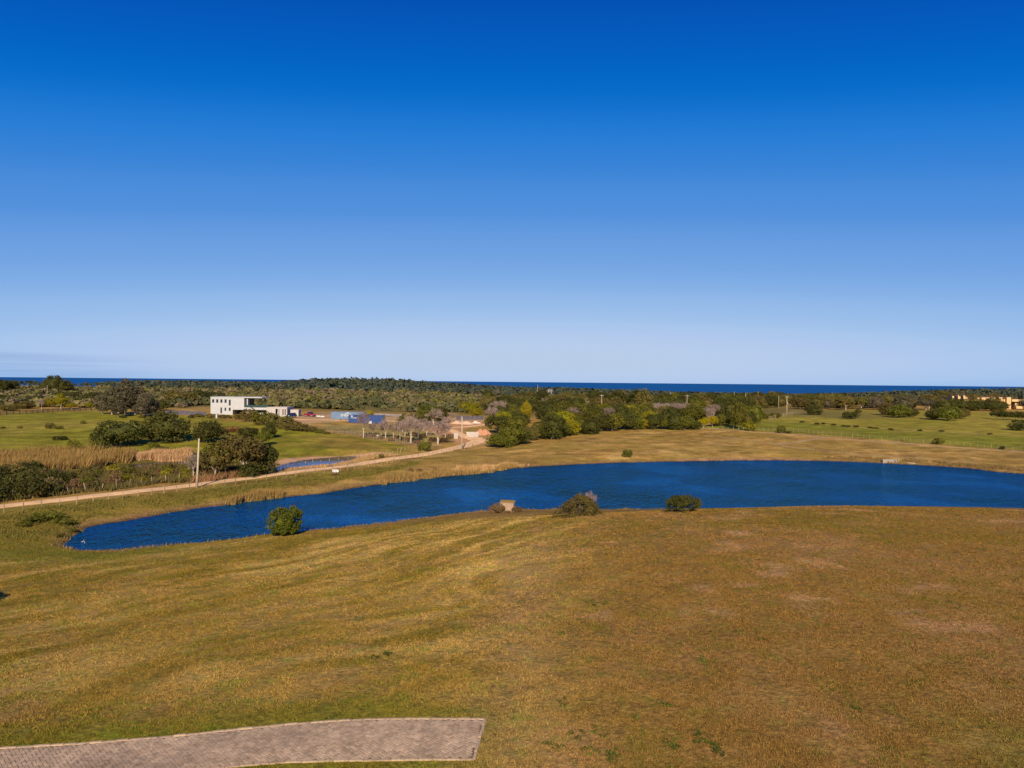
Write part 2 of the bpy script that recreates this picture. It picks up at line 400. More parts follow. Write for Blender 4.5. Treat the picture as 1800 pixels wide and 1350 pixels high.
simple('container_end', (0.03, 0.045, 0.11), 0.6, 0.8, 0.2)
simple('white_paint', (0.58, 0.57, 0.55), 0.6, 3.0, 0.05)
simple('grey_print', (0.25, 0.25, 0.26), 0.7, 3.0, 0.05)
simple('car_blue', (0.02, 0.035, 0.09), 0.25, 2.0, 0.1, spec=0.6)
simple('car_red', (0.22, 0.012, 0.03), 0.25, 2.0, 0.1, spec=0.6)
simple('car_white', (0.75, 0.74, 0.72), 0.3, 2.0, 0.05, spec=0.6)
simple('tyre', (0.02, 0.02, 0.02), 0.9, 4.0, 0.2)
simple('rim', (0.45, 0.45, 0.46), 0.35, 4.0, 0.1, metal=0.6)
simple('lamp_lens', (0.6, 0.58, 0.5), 0.2, 4.0, 0.05)
simple('tail_lens', (0.35, 0.02, 0.02), 0.3, 4.0, 0.05)
simple('concrete', (0.34, 0.23, 0.165), 0.9, 1.8, 0.22, 0.2)
simple('concrete_pole', (0.44, 0.35, 0.25), 0.85, 1.5, 0.12)
simple('culvert', (0.29, 0.22, 0.175), 0.9, 2.5, 0.18, 0.1)
simple('block_white', (0.46, 0.41, 0.37), 0.9, 3.0, 0.1, objrand=0.1)
simple('fence_wood', (0.27, 0.20, 0.11), 0.9, 5.0, 0.25, objrand=0.25)
simple('fence_dark', (0.025, 0.022, 0.025), 0.85, 3.0, 0.25, objrand=0.2)
simple('fence_grey', (0.16, 0.12, 0.10), 0.9, 3.0, 0.3, objrand=0.3)
simple('wire', (0.22, 0.20, 0.18), 0.6, 3.0, 0.1)
simple('shade_cloth', (0.085, 0.075, 0.10), 0.9, 1.2, 0.3)
simple('pale_wall', (0.24, 0.21, 0.23), 0.9, 1.0, 0.2)
simple('peach_wall', (0.60, 0.38, 0.18), 0.85, 0.6, 0.08)
simple('roof_tile', (0.16, 0.09, 0.07), 0.9, 1.0, 0.2)
simple('sand', (0.58, 0.38, 0.25), 0.95, 1.2, 0.15, 0.3)
simple('white_sand', (0.66, 0.52, 0.42), 0.95, 1.2, 0.12, 0.3)
simple('red_soil', (0.42, 0.20, 0.11), 0.95, 1.5, 0.2, 0.4)
simple('bark', (0.16, 0.115, 0.08), 0.95, 4.0, 0.3, 0.3)
simple('pale_bark', (0.48, 0.39, 0.31), 0.95, 4.0, 0.2, 0.3)
simple('twig', (0.30, 0.215, 0.18), 0.95, 2.0, 0.2, objrand=0.15)
simple('pink_twig', (0.27, 0.185, 0.18), 0.95, 2.0, 0.15)
simple('bird', (0.34, 0.33, 0.31), 0.8, 6.0, 0.2)
def leaf_mat(name, c1, c2, objrand=0.2, scale=0.9, transl=0.25):
    m = simple(name, c1, 0.75, scale, 0.3, 0, objrand, spec=0.15, detail=3, col2=c2)
    t = m.node_tree; b = t.nodes['Principled BSDF']; out = t.nodes['Material Output']
    tr = t.nodes.new('ShaderNodeBsdfTranslucent'); mx = t.nodes.new('ShaderNodeMixShader'); mx.inputs[0].default_value = transl
    src = b.inputs['Base Color'].links[0].from_socket
    L(t, src, tr.inputs['Color']); L(t, b.outputs[0], mx.inputs[1]); L(t, tr.outputs[0], mx.inputs[2]); L(t, mx.outputs[0], out.inputs['Surface'])
    return m
leaf_mat('leaf_green', (0.165, 0.150, 0.014), (0.066, 0.072, 0.011))
leaf_mat('leaf_dark', (0.098, 0.092, 0.015), (0.040, 0.043, 0.010))
leaf_mat('leaf_olive', (0.185, 0.145, 0.032), (0.085, 0.070, 0.020))
leaf_mat('leaf_yellowgreen', (0.285, 0.230, 0.008), (0.130, 0.120, 0.008))
leaf_mat('leaf_yellow', (0.40, 0.30, 0.006), (0.22, 0.18, 0.006), 0.1)
leaf_mat('leaf_grey', (0.165, 0.132, 0.070), (0.062, 0.054, 0.032))
leaf_mat('leaf_lush', (0.125, 0.132, 0.010), (0.045, 0.056, 0.008))
leaf_mat('leaf_dry', (0.27, 0.165, 0.070), (0.13, 0.080, 0.038))
leaf_mat('leaf_rust', (0.33, 0.125, 0.05), (0.17, 0.07, 0.03))
attr_mat('turf', 'tint'); attr_mat('reed', 'tint'); attr_mat('far_leaf', 'tint')

# ------------------------------------------------------------------ mesh helpers
def fast_mesh(name, V, F, mat, cols=None, smooth=False):
    V = np.asarray(V, np.float32); F = np.asarray(F, np.int32)
    me = bpy.data.meshes.new(name); k = F.shape[1]
    me.vertices.add(len(V)); me.vertices.foreach_set('co', V.ravel())
    me.loops.add(F.size); me.loops.foreach_set('vertex_index', F.ravel())
    me.polygons.add(len(F)); me.polygons.foreach_set('loop_start', np.arange(0, F.size, k, dtype=np.int32))
    me.polygons.foreach_set('loop_total', np.full(len(F), k, np.int32))
    if smooth: me.polygons.foreach_set('use_smooth', np.ones(len(F), bool))
    if cols is not None:
        at_ = me.attributes.new('tint', 'FLOAT_COLOR', 'POINT')
        at_.data.foreach_set('color', np.c_[cols, np.ones(len(cols))].astype(np.float32).ravel())
    me.update(calc_edges=True)
    me.materials.append(MATS[mat])
    return me
class MB:
    def __init__(s): s.v = []; s.f = []; s.sm = []
    def add(s, vs, fs, smooth=False):
        o = len(s.v); s.v += [tuple(p) for p in vs]; s.f += [tuple(i + o for i in f) for f in fs]; s.sm += [smooth] * len(fs); return s
    def box(s, x0, x1, y0, y1, z0, z1, bev=0.0):
        if bev:
            e = bev
            a = [(x0+e,y0,z0+e),(x1-e,y0,z0+e),(x1-e,y0,z1-e),(x0+e,y0,z1-e)]
            vs = []
            for z, i in ((z0, e), (z0 + e, 0), (z1 - e, 0), (z1, e)):
                vs += [(x0+i,y0+i,z),(x1-i,y0+i,z),(x1-i,y1-i,z),(x0+i,y1-i,z)]
            fs = [(3,2,1,0),(12,13,14,15)]
            for r in range(3):
                for k in range(4): fs.append((r*4+k, r*4+(k+1)%4, r*4+4+(k+1)%4, r*4+4+k))
            return s.add(vs, fs)
        vs = [(x0,y0,z0),(x1,y0,z0),(x1,y1,z0),(x0,y1,z0),(x0,y0,z1),(x1,y0,z1),(x1,y1,z1),(x0,y1,z1)]
        return s.add(vs, [(3,2,1,0),(4,5,6,7),(0,1,5,4),(1,2,6,5),(2,3,7,6),(3,0,4,7)])
    def tube(s, path, rad, n=6, cap=True):
        P = [Vector(p) for p in path]; rings = []
        for i, p in enumerate(P):
            d = (P[min(i+1, len(P)-1)] - P[max(i-1, 0)]).normalized()
            a = d.cross(Vector((0, 1, 0.01)) if abs(d.y) < 0.9 else Vector((1, 0, 0))).normalized(); bb = d.cross(a)
            r = rad[i] if hasattr(rad, '__len__') else rad
            rings.append([p + a * (r * math.cos(2*math.pi*k/n)) + bb * (r * math.sin(2*math.pi*k/n)) for k in range(n)])
        vs = [q for r in rings for q in r]; fs = []
        for i in range(len(P) - 1):
            for k in range(n): fs.append((i*n+k, i*n+(k+1)%n, (i+1)*n+(k+1)%n, (i+1)*n+k))
        if cap: fs += [tuple(range(n))[::-1], tuple((len(P)-1)*n + k for k in range(n))]
        return s.add(vs, fs, True)
    def mesh(s, name, mat):
        me = bpy.data.meshes.new(name); me.from_pydata(s.v, [], s.f); me.materials.append(MATS[mat])
        me.polygons.foreach_set('use_smooth', s.sm); me.update(); return me
def link(name, me, parent=None):
    o = bpy.data.objects.new(name, me); COL.objects.link(o)
    if parent: o.parent = parent
    return o
def tag(o, label=None, cat=None, group=None, kind=None):
    if label: o['label'] = label
    if cat: o['category'] = cat
    if group: o['group'] = group
    if kind: o['kind'] = kind
    return o
def thing(name, label, cat, loc=(0,0,0), rz=0.0, group=None):
    o = link(name, None); o.location = loc; o.rotation_euler = (0, 0, rz); o.empty_display_size = 0.3
    return tag(o, label, cat, group)
def setmat(o, mat):
    o.material_slots[0].link = 'OBJECT'; o.material_slots[0].material = MATS[mat]

# ------------------------------------------------------------------ ground sheet with its turf colours
PATH_TOP = atl([(0,1326),(90,1319),(180,1312),(250,1305),(305,1300),(417,1287),(500,1278),(570,1272),(639,1267),(710,1265),(780,1264),(853,1264)])
PATH_BOT = atl([(833,1333),(735,1333.5),(639,1335),(560,1336.5),(500,1338.5),(445,1343),(395,1348)])
p0 = PATH_BOT[-1]; p1 = PATH_BOT[-2]
PATH_BOT += [Vector((p0.x - 2.5, p0.y - 0.32, 0)), Vector((p0.x - 5.5, p0.y - 0.95, 0)), Vector((p0.x - 9.0, p0.y - 1.9, 0)), Vector((p0.x - 14.0, p0.y - 3.7, 0))]
q0 = PATH_TOP[0]
PATH_TOP = [Vector((PATH_BOT[-1].x - 0.9, PATH_BOT[-1].y + 3.0, 0)), Vector((q0.x - 3.4, q0.y - 1.05, 0))] + PATH_TOP
PATHP = [(p.x, p.y) for p in PATH_TOP] + [(p.x, p.y) for p in PATH_BOT]
# level bed for the paving
cx = np.mean([p[0] for p in PATHP]); 
pm = polydist(GX, GY, PATHP); pin = inpoly(GX, GY, PATHP); pw = np.where(pin, 1.0, 1 - sstep(0.5, 4.0, pm))
GZ = GZ * (1 - pw) + (5.42 + 0.004 * (GX - cx)) * pw

X, Y = GX, GY
C = np.zeros(GX.shape + (3,))
def lerp(a, b, w): return a * (1 - w[..., None]) + np.array(b) * w[..., None]
# dry mown lawn of the near hill
C[:] = (0.262, 0.150, 0.040)
su, sv = 0.6, 0.8
wq = (fbm(X / 18, Y / 18, 45, 3) - 0.5) * 14
U = X * su + Y * sv; W = -X * sv + Y * su + wq
streak = 0.5 * fbm(U / 18, W / 3.0, 41, 4) + 0.5 * fbm(U / 8, W / 0.8, 47, 3); patch = fbm(X / 14, Y / 14, 51, 4); fine = fbm(X / 3.0, Y / 3.0, 61, 4)
left = sstep(9.0, -6.0, X - (Y - 28) * 0.10 + (fine - 0.5) * 7 + (patch - 0.5) * 8) * sstep(100, 80, Y)
C = lerp(C, (0.265, 0.170, 0.034), left)
C = lerp(C, (0.480, 0.310, 0.105), np.clip((streak - 0.475) * 7.5, 0, 1) * left * np.clip((patch - 0.25) * 4, 0.35, 1) * (0.55 + 0.45 * sstep(30, 60, Y)))
C = lerp(C, (0.175, 0.125, 0.017), np.clip((0.485 - streak) * 8.0, 0, 1) * (0.1 + 0.68 * left))
C = lerp(C, (0.195, 0.135, 0.020), np.clip((patch - 0.52) * 5.0, 0, 1) * 0.55)
C = lerp(C, (0.330, 0.195, 0.075), np.clip((fine - 0.57) * 6.0, 0, 1) * 0.45)
C = lerp(C, (0.300, 0.165, 0.065), (1 - left) * np.clip((fbm(X / 9, Y / 9, 57, 4) - 0.46) * 5, 0, 1) * 0.6)
C = lerp(C, (0.400, 0.230, 0.120), (1 - left * 0.7) * np.clip((fbm(X / 2.6, Y / 2.6, 63, 4) - 0.60) * 9, 0, 1) * np.clip((fbm(X / 11, Y / 11, 64, 2) - 0.48) * 6, 0, 1) * 0.8)
C[..., 2] *= 0.82; C[..., 1] *= 0.985
C *= (0.94 + 0.08 * left)[..., None]; C[..., 0] *= 0.995; C[..., 1] *= 0.962 + 0.018 * left
# greener margin along the paving and in the low left corner
C = lerp(C, (0.165, 0.145, 0.014), (1 - sstep(0.3, 3.0, pm + (fine - 0.5) * 3.5)) * 0.8)
C = lerp(C, (0.160, 0.135, 0.018), sstep(-26, -44, X + (fine - 0.5) * 14) * sstep(62, 74, Y) * sstep(100, 90, Y))
C = lerp(C, (0.175, 0.140, 0.018), sstep(12, 17, X + (patch - 0.5) * 14) * sstep(31, 25, Y) * 0.7)
# worn strip down the crest
crest = np.exp(-((X - (0.5 + (Y - 28) * 0.035)) / 2.6) ** 2) * sstep(90, 50, Y)
C = lerp(C, (0.370, 0.215, 0.090), np.clip(crest * (0.3 + fine), 0, 1) * 0.5)
def region(pix, col, soft=3.0, seed=0, world=False, amt=1.0, warpamt=5.0, wscale=8.0):
    global C
    P = [(p.x, p.y) for p in atl(pix)] if not world else pix
    xx = X + (fbm(X / wscale, Y / wscale, 100 + seed) - 0.5) * 2 * warpamt; yy = Y + (fbm(X / wscale, Y / wscale, 150 + seed) - 0.5) * 2 * warpamt
    d = polydist(xx, yy, P); s = np.where(inpoly(xx, yy, P), -d, d)
    C = lerp(C, col, sstep(soft, -soft, s) * amt)
# everything beyond the lake
far = sstep(-1, 1, Y - (gridval(SD, X, Y) * 0 + 112)) 
C = np.where(((Y > 105) | ((Y > 82) & (X < -45)))[..., None], np.array((0.330, 0.185, 0.048)), C)
C = lerp(C, (0.42, 0.25, 0.085), np.clip((fbm(U / 25, W / 3, 43, 4) - 0.47) * 5, 0, 1) * (Y > 105) * 0.7)
C = lerp(C, (0.26, 0.165, 0.034), np.clip((fbm(X / 16, Y / 7, 44, 4) - 0.5) * 5, 0, 1) * (Y > 105) * 0.7)
G1 = (0.195, 0.168, 0.016); G2 = (0.265, 0.205, 0.034)
region([(-400,905),(0,893),(346,860),(560,832),(700,818),(820,802),(760,812),(640,838),(540,856),(440,868),(320,885),(220,898),(140,918),(100,945),(80,970),(-300,985)], (0.205,0.150,0.022), 2.5, 1, amt=0.85)
region([(-700,905),(0,870),(346,842),(470,830),(480,800),(380,800),(330,798),(0,806),(-700,830)], (0.150,0.112,0.024), 3, 2)
region([(-700,795),(0,803),(240,800),(330,799),(420,815),(500,806),(560,802),(620,799),(700,797),(730,788),(690,779),(650,772),(600,764),(540,757),(470,748),(420,742),(360,733),(290,729),(240,729),(160,722),(0,727),(-700,745)], G1, 3, 3)
region([(0,765),(160,752),(330,760),(330,745),(160,738),(0,745)], G2, 5, 4, amt=0.8)
region([(520,765),(600,768),(660,778),(720,790),(640,792),(560,783)], (0.27,0.170,0.036), 4, 5, amt=0.8)
region([(560,742),(600,746),(700,752),(770,750),(770,780),(730,778),(690,772),(640,764),(590,757)], (0.29,0.205,0.065), 3, 6)
region([(1225,752),(1330,757),(1480,767),(1620,779),(1800,791),(2600,830),(2700,740),(1800,727),(1600,722),(1420,722),(1350,734)], (0.185,0.170,0.016), 2, 7, warpamt=1.5)
region([(1340,738),(1500,751),(1800,768),(2600,800),(2600,735),(1800,728),(1650,722),(1420,720)], (0.285,0.215,0.030), 3, 8, warpamt=3, amt=0.9)
region([(1480,742),(1600,735),(1700,745),(1600,755)], G1, 6, 9, amt=0.6)
pas = ((Y > 120) & (Y < 460))
C = C * (1 + (pas * (fbm(X / 4, Y / 3, 58, 4) - 0.5) * 1.3)[..., None])
C = lerp(C, (0.27, 0.185, 0.035), pas * np.clip((fbm(X / 11, Y / 6, 59, 4) - 0.53) * 6, 0, 1) * 0.5)
# bare soil
SO = (0.47, 0.235, 0.11)
region([(735,752),(760,745),(800,741),(870,737),(872,745),(830,751),(810,757),(822,768),(862,764),(866,776),(845,782),(815,788),(800,778),(790,768),(770,762)], SO, 1.0, 10, warpamt=1.2, wscale=4)
region([(495,741),(530,731),(560,729),(700,733),(870,735),(868,741),(800,741),(700,741),(600,741),(540,745)], (0.46,0.27,0.13), 1.5, 11, warpamt=1.5)
region([(515,733),(540,728),(600,727),(600,732),(560,736)], (0.42,0.25,0.14), 2, 12, warpamt=1)
region([(480,812),(500,806),(560,803),(630,799),(690,795),(700,800),(640,806),(625,812),(560,822),(500,829),(470,822)], (0.50,0.28,0.155), 1.0, 13, warpamt=1.0)
region([(0,690),(60,686),(130,693),(160,700),(60,700)], (0.30,0.19,0.09), 6, 14)
region([(270,693),(320,690),(330,698),(290,699)], (0.36,0.23,0.13), 4, 15)
region([(820,700),(850,697),(880,702),(850,708)], (0.36,0.23,0.13), 4, 16)
# far scrubland floor
C = lerp(C, (0.150, 0.115, 0.035), sstep(300, 360, Y + (fbm(X/40, Y/40, 71) - 0.5) * 80) * sstep(230, 140, X) * 0.9)
C = lerp(C, (0.085, 0.08, 0.028), sstep(560, 720, Y))
# shores
inn = np.where(SD < 6, 1.0, 0.0)
C = lerp(C, (0.25, 0.145, 0.065), sstep(2.6, 0.7, SD + (fbm(X/3, Y/3, 81) - 0.5) * 2.5) * 0.7 * ((Y > 120) | (X < -38)))
C = lerp(C, (0.36, 0.19, 0.10), sstep(3.0, 0.8, SD + (fbm(X/3, Y/3, 82) - 0.5) * 2) * ((X > 40) & (X < 75) & (Y > 150)))
C = lerp(C, (0.11, 0.055, 0.03), sstep(0.75, 0.25, SD))
C = lerp(C, (0.10, 0.06, 0.035), sstep(0.7, 0.2, PSD)); C = lerp(C, (0.07, 0.05, 0.03), sstep(0.7, 0.2, MSD))
# two mown tracks in the far dry field and the trail by the fence
def track(pix, w, col, amt=1.0):
    global C
    P = [(p.x, p.y) for p in atl(pix)]
    C = lerp(C, col, sstep(w, w * 0.3, polydist(X, Y, smooth_poly(P, 4, False), False)) * amt)
track([(1232,752),(1320,759),(1400,764),(1500,773),(1600,780),(1700,788),(1800,795),(2000,812)], 1.6, (0.42,0.27,0.13))
track([(1365,780),(1400,777),(1430,772),(1452,769)], 1.3, (0.36,0.23,0.12))
track([(1365,780),(1400,787),(1480,795),(1550,801),(1640,808),(1720,815),(1800,823)], 1.0, (0.36,0.23,0.11))
track([(1240,765),(1300,772),(1360,780)], 1.3, (0.33,0.21,0.09), 0.8)
track([(1480,751),(1600,757),(1700,762),(1800,768)], 1.2, (0.34,0.24,0.10), 0.7)

ny, nx = GX.shape
idx = np.arange(ny * nx).reshape(ny, nx)
F = np.stack([idx[:-1, :-1], idx[:-1, 1:], idx[1:, 1:], idx[1:, :-1]], -1).reshape(-1, 4)
gme = fast_mesh('ground', np.stack([GX, GY, GZ], -1).reshape(-1, 3), F, 'ground', C.reshape(-1, 3), True)
tag(link('ground', gme), kind='structure')

def sheet(name, poly, z, mat, margin=2.5):
    cx = np.mean([p[0] for p in poly]); cy = np.mean([p[1] for p in poly])
    b = MB(); xs = [p[0] for p in poly]; ys = [p[1] for p in poly]
    x0, x1, y0, y1 = min(xs)-margin, max(xs)+margin, min(ys)-margin, max(ys)+margin
    P = []
    n = len(poly)
    for i in range(n):
        a = np.array(poly[i-1][:2]); c_ = np.array(poly[(i+1) % n][:2]); d = c_ - a; nn = np.array((d[1], -d[0])) / (np.hypot(*d) + 1e-9)
        q = np.array(poly[i][:2]); s_ = q + nn * margin
        if inpoly(np.array([s_[0]]), np.array([s_[1]]), poly)[0]: s_ = q - nn * margin
        P.append((s_[0], s_[1], z))
    b.add(P, [tuple(range(len(P)))])
    o = link(name, b.mesh(name, mat)); tag(o, kind='structure'); return o
sheet('lake', LAKE, 0.0, 'lake_water', 0.9)
sheet('pond', POND, 0.5, 'pond_water', 0.9)
sheet('marsh_pool', MARSH, 0.45, 'pond_water', 0.6)
b = MB(); ss = 120000.0
b.add([(-ss,1500,-20),(ss,1500,-20),(ss,75000,-20),(-ss,75000,-20)], [(0,1,2,3)])
tag(link('sea', b.mesh('sea', 'sea_water')), kind='structure')

# roads draped on the ground
def road(name, pix, width, mat='dirt', off=0.07, widths=None):
    P = smooth_poly([(p.x, p.y) for p in atl(pix)], 8, False); V = []; Fc = []
    nacross = 5
    for i, p in enumerate(P):
        d = P[min(i+1, len(P)-1)] - P[max(i-1, 0)]; d = d / (np.hypot(*d) + 1e-9); nn = np.array((-d[1], d[0]))
        wd = width if widths is None else np.interp(i / (len(P)-1), np.linspace(0, 1, len(widths)), widths)
        for k in range(nacross):
            s = (k / (nacross-1) - 0.5) * (wd + (0.0 if 0 < k < nacross-1 else (random.random()-0.5) * 0.5)); q = p + nn * s
            e = off if 0 < k < nacross-1 else -0.03
            V.append((q[0], q[1], hgt(q[0], q[1]) + e))
    for i in range(len(P)-1):
        for k in range(nacross-1): Fc.append((i*nacross+k, i*nacross+k+1, (i+1)*nacross+k+1, (i+1)*nacross+k))
    bb = MB(); bb.add(V, [f[::-1] for f in Fc], True); o = link(name, bb.mesh(name, mat)); tag(o, kind='structure'); return P
ROAD = road('dirt_road', [(-140,905),(-60,897),(0,890),(60,883.5),(120,877),(200,868),(270,860),(346,851.5),(450,838.5),(560,824.5),(650,812.5),(750,798),(800,787.5),(835,778),(852,770)], 3.4, widths=[4.0]*13+[5.0,7.0])
road('dirt_track', [(848,777),(826,770),(806,762),(790,755),(770,749),(745,745)], 4.0)
road('dirt_track', [(780,751),(815,750.5),(842,747.5),(870,744.5)], 3.0)
road('dirt_track', [(745,745),(700,741.5),(660,739),(600,738.5),(560,738),(520,737)], 3.0)


# ------------------------------------------------------------------ plant templates
def tri_quads(P, N, size, rs, jitter=0.6):
    """leaf quads at points P facing about N; returns V, F"""
    n = len(P); N = N + rs.normal(size=(n, 3)) * jitter; N /= np.linalg.norm(N, axis=1)[:, None] + 1e-9
    A = np.cross(N, rs.normal(size=(n, 3))); A /= np.linalg.norm(A, axis=1)[:, None] + 1e-9; B = np.cross(N, A)
    s = (size * rs.uniform(0.6, 1.4, n))[:, None]; e = rs.uniform(0.5, 1.0, n)[:, None]
    V = np.stack([P - A * s, P - B * s * e, P + A * s, P + B * s * e], 1).reshape(-1, 3)
    return V, np.arange(4 * n).reshape(n, 4)

def crown(seed, rx, rz, zc, nclump, nleaf, leaf, flat=0.0, low=0.15, core=0.72, spread=0.30, lobe=(0.05, 0.22)):
    """crown of leaf clumps spread over an uneven dome; x,y radius rx, z radius rz, centre height zc"""
    rs = np.random.default_rng(seed)
    lob = rs.normal(size=(5, 3)); lob /= np.linalg.norm(lob, axis=1)[:, None]; la = rs.uniform(*lobe, 5)
    def radius(d):
        r = np.full(len(d), 0.86)
        for k in range(5): r += la[k] * np.maximum(d @ lob[k], 0) ** 2
        return r
    d = rs.normal(size=(nclump * 3, 3)); d /= np.linalg.norm(d, axis=1)[:, None]
    d = d[d[:, 2] > -1 + low * 2][:nclump]
    rad = radius(d) * rs.uniform(0.72, 1.02, len(d))
    cen = d * rad[:, None] * np.array([rx, rx, rz])
    VV = []; FF = []; o = 0
    for i, cc in enumerate(cen):
        cr = spread * rx * rs.uniform(0.6, 1.25)
        m = int(nleaf * rs.uniform(0.6, 1.3))
        q = rs.normal(size=(m, 3)); q /= np.linalg.norm(q, axis=1)[:, None]
        keep = (q @ d[i]) > -0.35; q = q[keep]
        P = cc + q * cr * rs.uniform(0.75, 1.08, len(q))[:, None] * np.array([1, 1, 0.78])
        V, F = tri_quads(P, q + np.array([0, 0, 0.25]), leaf, rs)
        VV.append(V); FF.append(F + o); o += len(V)
    if core:
        nu, nv = 14, 9; u = np.linspace(0, 2*np.pi, nu, endpoint=False); w = np.linspace(0.05, np.pi-0.05, nv)
        Uu, Ww = np.meshgrid(u, w); dd = np.stack([np.cos(Uu)*np.sin(Ww), np.sin(Uu)*np.sin(Ww), np.cos(Ww)], -1).reshape(-1, 3)
        P = dd * (radius(dd) * core * rs.uniform(0.85, 1.1, len(dd)))[:, None] * np.array([rx, rx, rz])
        ii = np.arange(nu*nv).reshape(nv, nu); F = np.stack([ii[:-1], np.roll(ii[:-1], -1, 1), np.roll(ii[1:], -1, 1), ii[1:]], -1).reshape(-1, 4)
        VV.append(P); FF.append(F[:, ::-1] + o)
    V = np.concatenate(VV); V[:, 2] = np.maximum(V[:, 2] + zc, 0.02)
    return V, np.concatenate(FF)

def trunk_mesh(seed, h, r, limbs, spread, mat, name='trunk', stems=1):
    rs = random.Random(seed); b = MB()
    for sI in range(stems):
        ox = (rs.random()-0.5) * r * 5 * (stems > 1); oy = (rs.random()-0.5) * r * 5 * (stems > 1)
        lx = (rs.random()-0.5) * h * 0.25 + ox * 2; ly = (rs.random()-0.5) * h * 0.25
        top = Vector((lx, ly, h))
        b.tube([(ox, oy, -0.25), (ox * 1.1 + lx * 0.1, oy + ly * 0.1, h * 0.3), (lx * 0.5, ly * 0.5, h * 0.65), top], [r * 1.25, r, r * 0.75, r * 0.3], 7)
        for k in range(limbs):
            a = 2 * math.pi * (k + rs.random() * 0.6) / limbs; z0 = h * rs.uniform(0.35, 0.75); t = z0 / h
            st = Vector((lx * t * t + ox * (1 - t), ly * t * t + oy * (1 - t), z0)); ln = spread * rs.uniform(0.6, 1.0)
            e = st + Vector((math.cos(a) * ln, math.sin(a) * ln, ln * rs.uniform(0.45, 0.9)))
            b.tube([st, st.lerp(e, 0.5) + Vector((0, 0, -0.08 * ln)), e], [r * 0.5, r * 0.34, r * 0.12], 5)
    return b.mesh(name, mat)

def bare_twigs(seed, h, spread, fork_z, mat):
    """crown of a leafless tree: limbs, branches, fine twigs"""
    rs = random.Random(seed); b = MB()
    def grow(p, d, ln, r, lev):
        e = p + d * ln; mid = p.lerp(e, 0.5) + Vector((rs.uniform(-1, 1), rs.uniform(-1, 1), rs.uniform(-0.3, 0.5))) * ln * 0.08
        b.tube([p, mid, e], [r, r * 0.8, r * 0.55], 4 if lev < 2 else 3, False)
        if lev >= 4: return
        n = (4, 4, 4, 3)[lev]
        for k in range(n):
            a = Vector((rs.gauss(0, 1), rs.gauss(0, 1), rs.gauss(0.25, 0.6))).normalized()
            nd = (d * 0.9 + a * (0.75 if lev < 2 else 0.9)).normalized()
            grow(p.lerp(e, rs.uniform(0.45, 1.0)), nd, ln * rs.uniform(0.55, 0.8), max(r * 0.5, 0.024), lev + 1)
    for k in range(5):
        a = 2 * math.pi * (k + rs.random() * 0.5) / 5
        d = Vector((math.cos(a) * spread, math.sin(a) * spread, h - fork_z)).normalized()
        grow(Vector((0, 0, fork_z * rs.uniform(0.85, 1.0))), d, (h - fork_z) * 0.42, 0.10, 0)
    return b.mesh('twigs', mat)

TPL = {}
def template(key, rx, rz, zc, seed, nclump=60, nleaf=55, leaf=0.20, trunk_h=3.0, trunk_r=0.2, limbs=4, stems=1, low=0.15, core=0.72, bark='bark', spread=0.30, trunk_spread=None):
    V, F = crown(seed, rx, rz, zc, nclump, nleaf, leaf, low=low, core=core, spread=spread)
    TPL[key] = (fast_mesh('crown', V, F, 'leaf_green'), trunk_mesh(seed, trunk_h, trunk_r, limbs, trunk_spread or rx * 0.55, bark, stems=stems), 2 * rx * 1.08, zc + rz * 1.05)
for k in range(4):      # round evergreen trees, foliage almost to the ground
    template('round%d' % k, 4.0, 2.9, 3.2, 10 + k, 70, 60, 0.21, 3.4, 0.22, 5, low=0.10, stems=1 + k % 2)
for k in range(3):      # flat-topped thicket trees with a visible stem
    template('thorn%d' % k, 4.0, 2.3, 4.0, 30 + k, 62, 60, 0.21, 3.8, 0.2, 5, low=0.18, core=0.62, bark='pale_bark')
for k in range(3):      # tall open trees in several tiers
    template('gum%d' % k, 3.4, 5.2, 6.6, 50 + k, 95, 60, 0.23, 7.5, 0.32, 7, low=0.05, core=0.55, bark='pale_bark', spread=0.34)
for k in range(4):      # shrubs
    template('shrub%d' % k, 1.6, 1.05, 0.95, 70 + k, 34, 45, 0.125, 0.9, 0.06, 5, stems=3, low=0.22, core=0.50, spread=0.36)
V, F = crown(95, 1.75, 1.40, 1.45, 170, 120, 0.075, low=0.02, core=0.62, spread=0.25, lobe=(0.15, 0.45))          # near lawn bush, fine leaves
TPL['lawn0'] = (fast_mesh('crown', V, F, 'leaf_green'), trunk_mesh(95, 1.9, 0.09, 6, 1.1, 'pale_bark', stems=4), 4.3, 3.05)
V, F = crown(96, 2.0, 1.6, 0.75, 170, 120, 0.075, low=0.30, core=0.0, spread=0.30, lobe=(0.1, 0.3))
V[:, 0] *= np.clip(1.22 - 0.26 * V[:, 2], 0.25, 2); V[:, 1] *= np.clip(1.22 - 0.26 * V[:, 2], 0.25, 2)
TPL['lawn1'] = (fast_mesh('crown', V, F, 'leaf_green'), trunk_mesh(96, 1.2, 0.08, 6, 0.8, 'bark', stems=4), 4.9, 2.45)
V, F = crown(97, 1.8, 0.85, 1.10, 90, 110, 0.075, low=0.12, core=0.5, spread=0.26, lobe=(0.1, 0.45))
TPL['lawn2'] = (fast_mesh('crown', V, F, 'leaf_green'), trunk_mesh(97, 1.2, 0.07, 7, 1.2, 'bark', stems=4), 4.3, 2.15)
BARE = []
for k in range(4):
    tw_ = bare_twigs(200 + k, 6.5, 4.2, 1.9, 'twig'); co_ = np.array([v_.co[:] for v_ in tw_.vertices])
    BARE.append((tw_, trunk_mesh(200 + k, 2.3, 0.19, 3, 0.8, 'pale_bark'), float(np.percentile(np.hypot(co_[:, 0], co_[:, 1]), 97)) * 2, float(np.percentile(co_[:, 2], 99))))

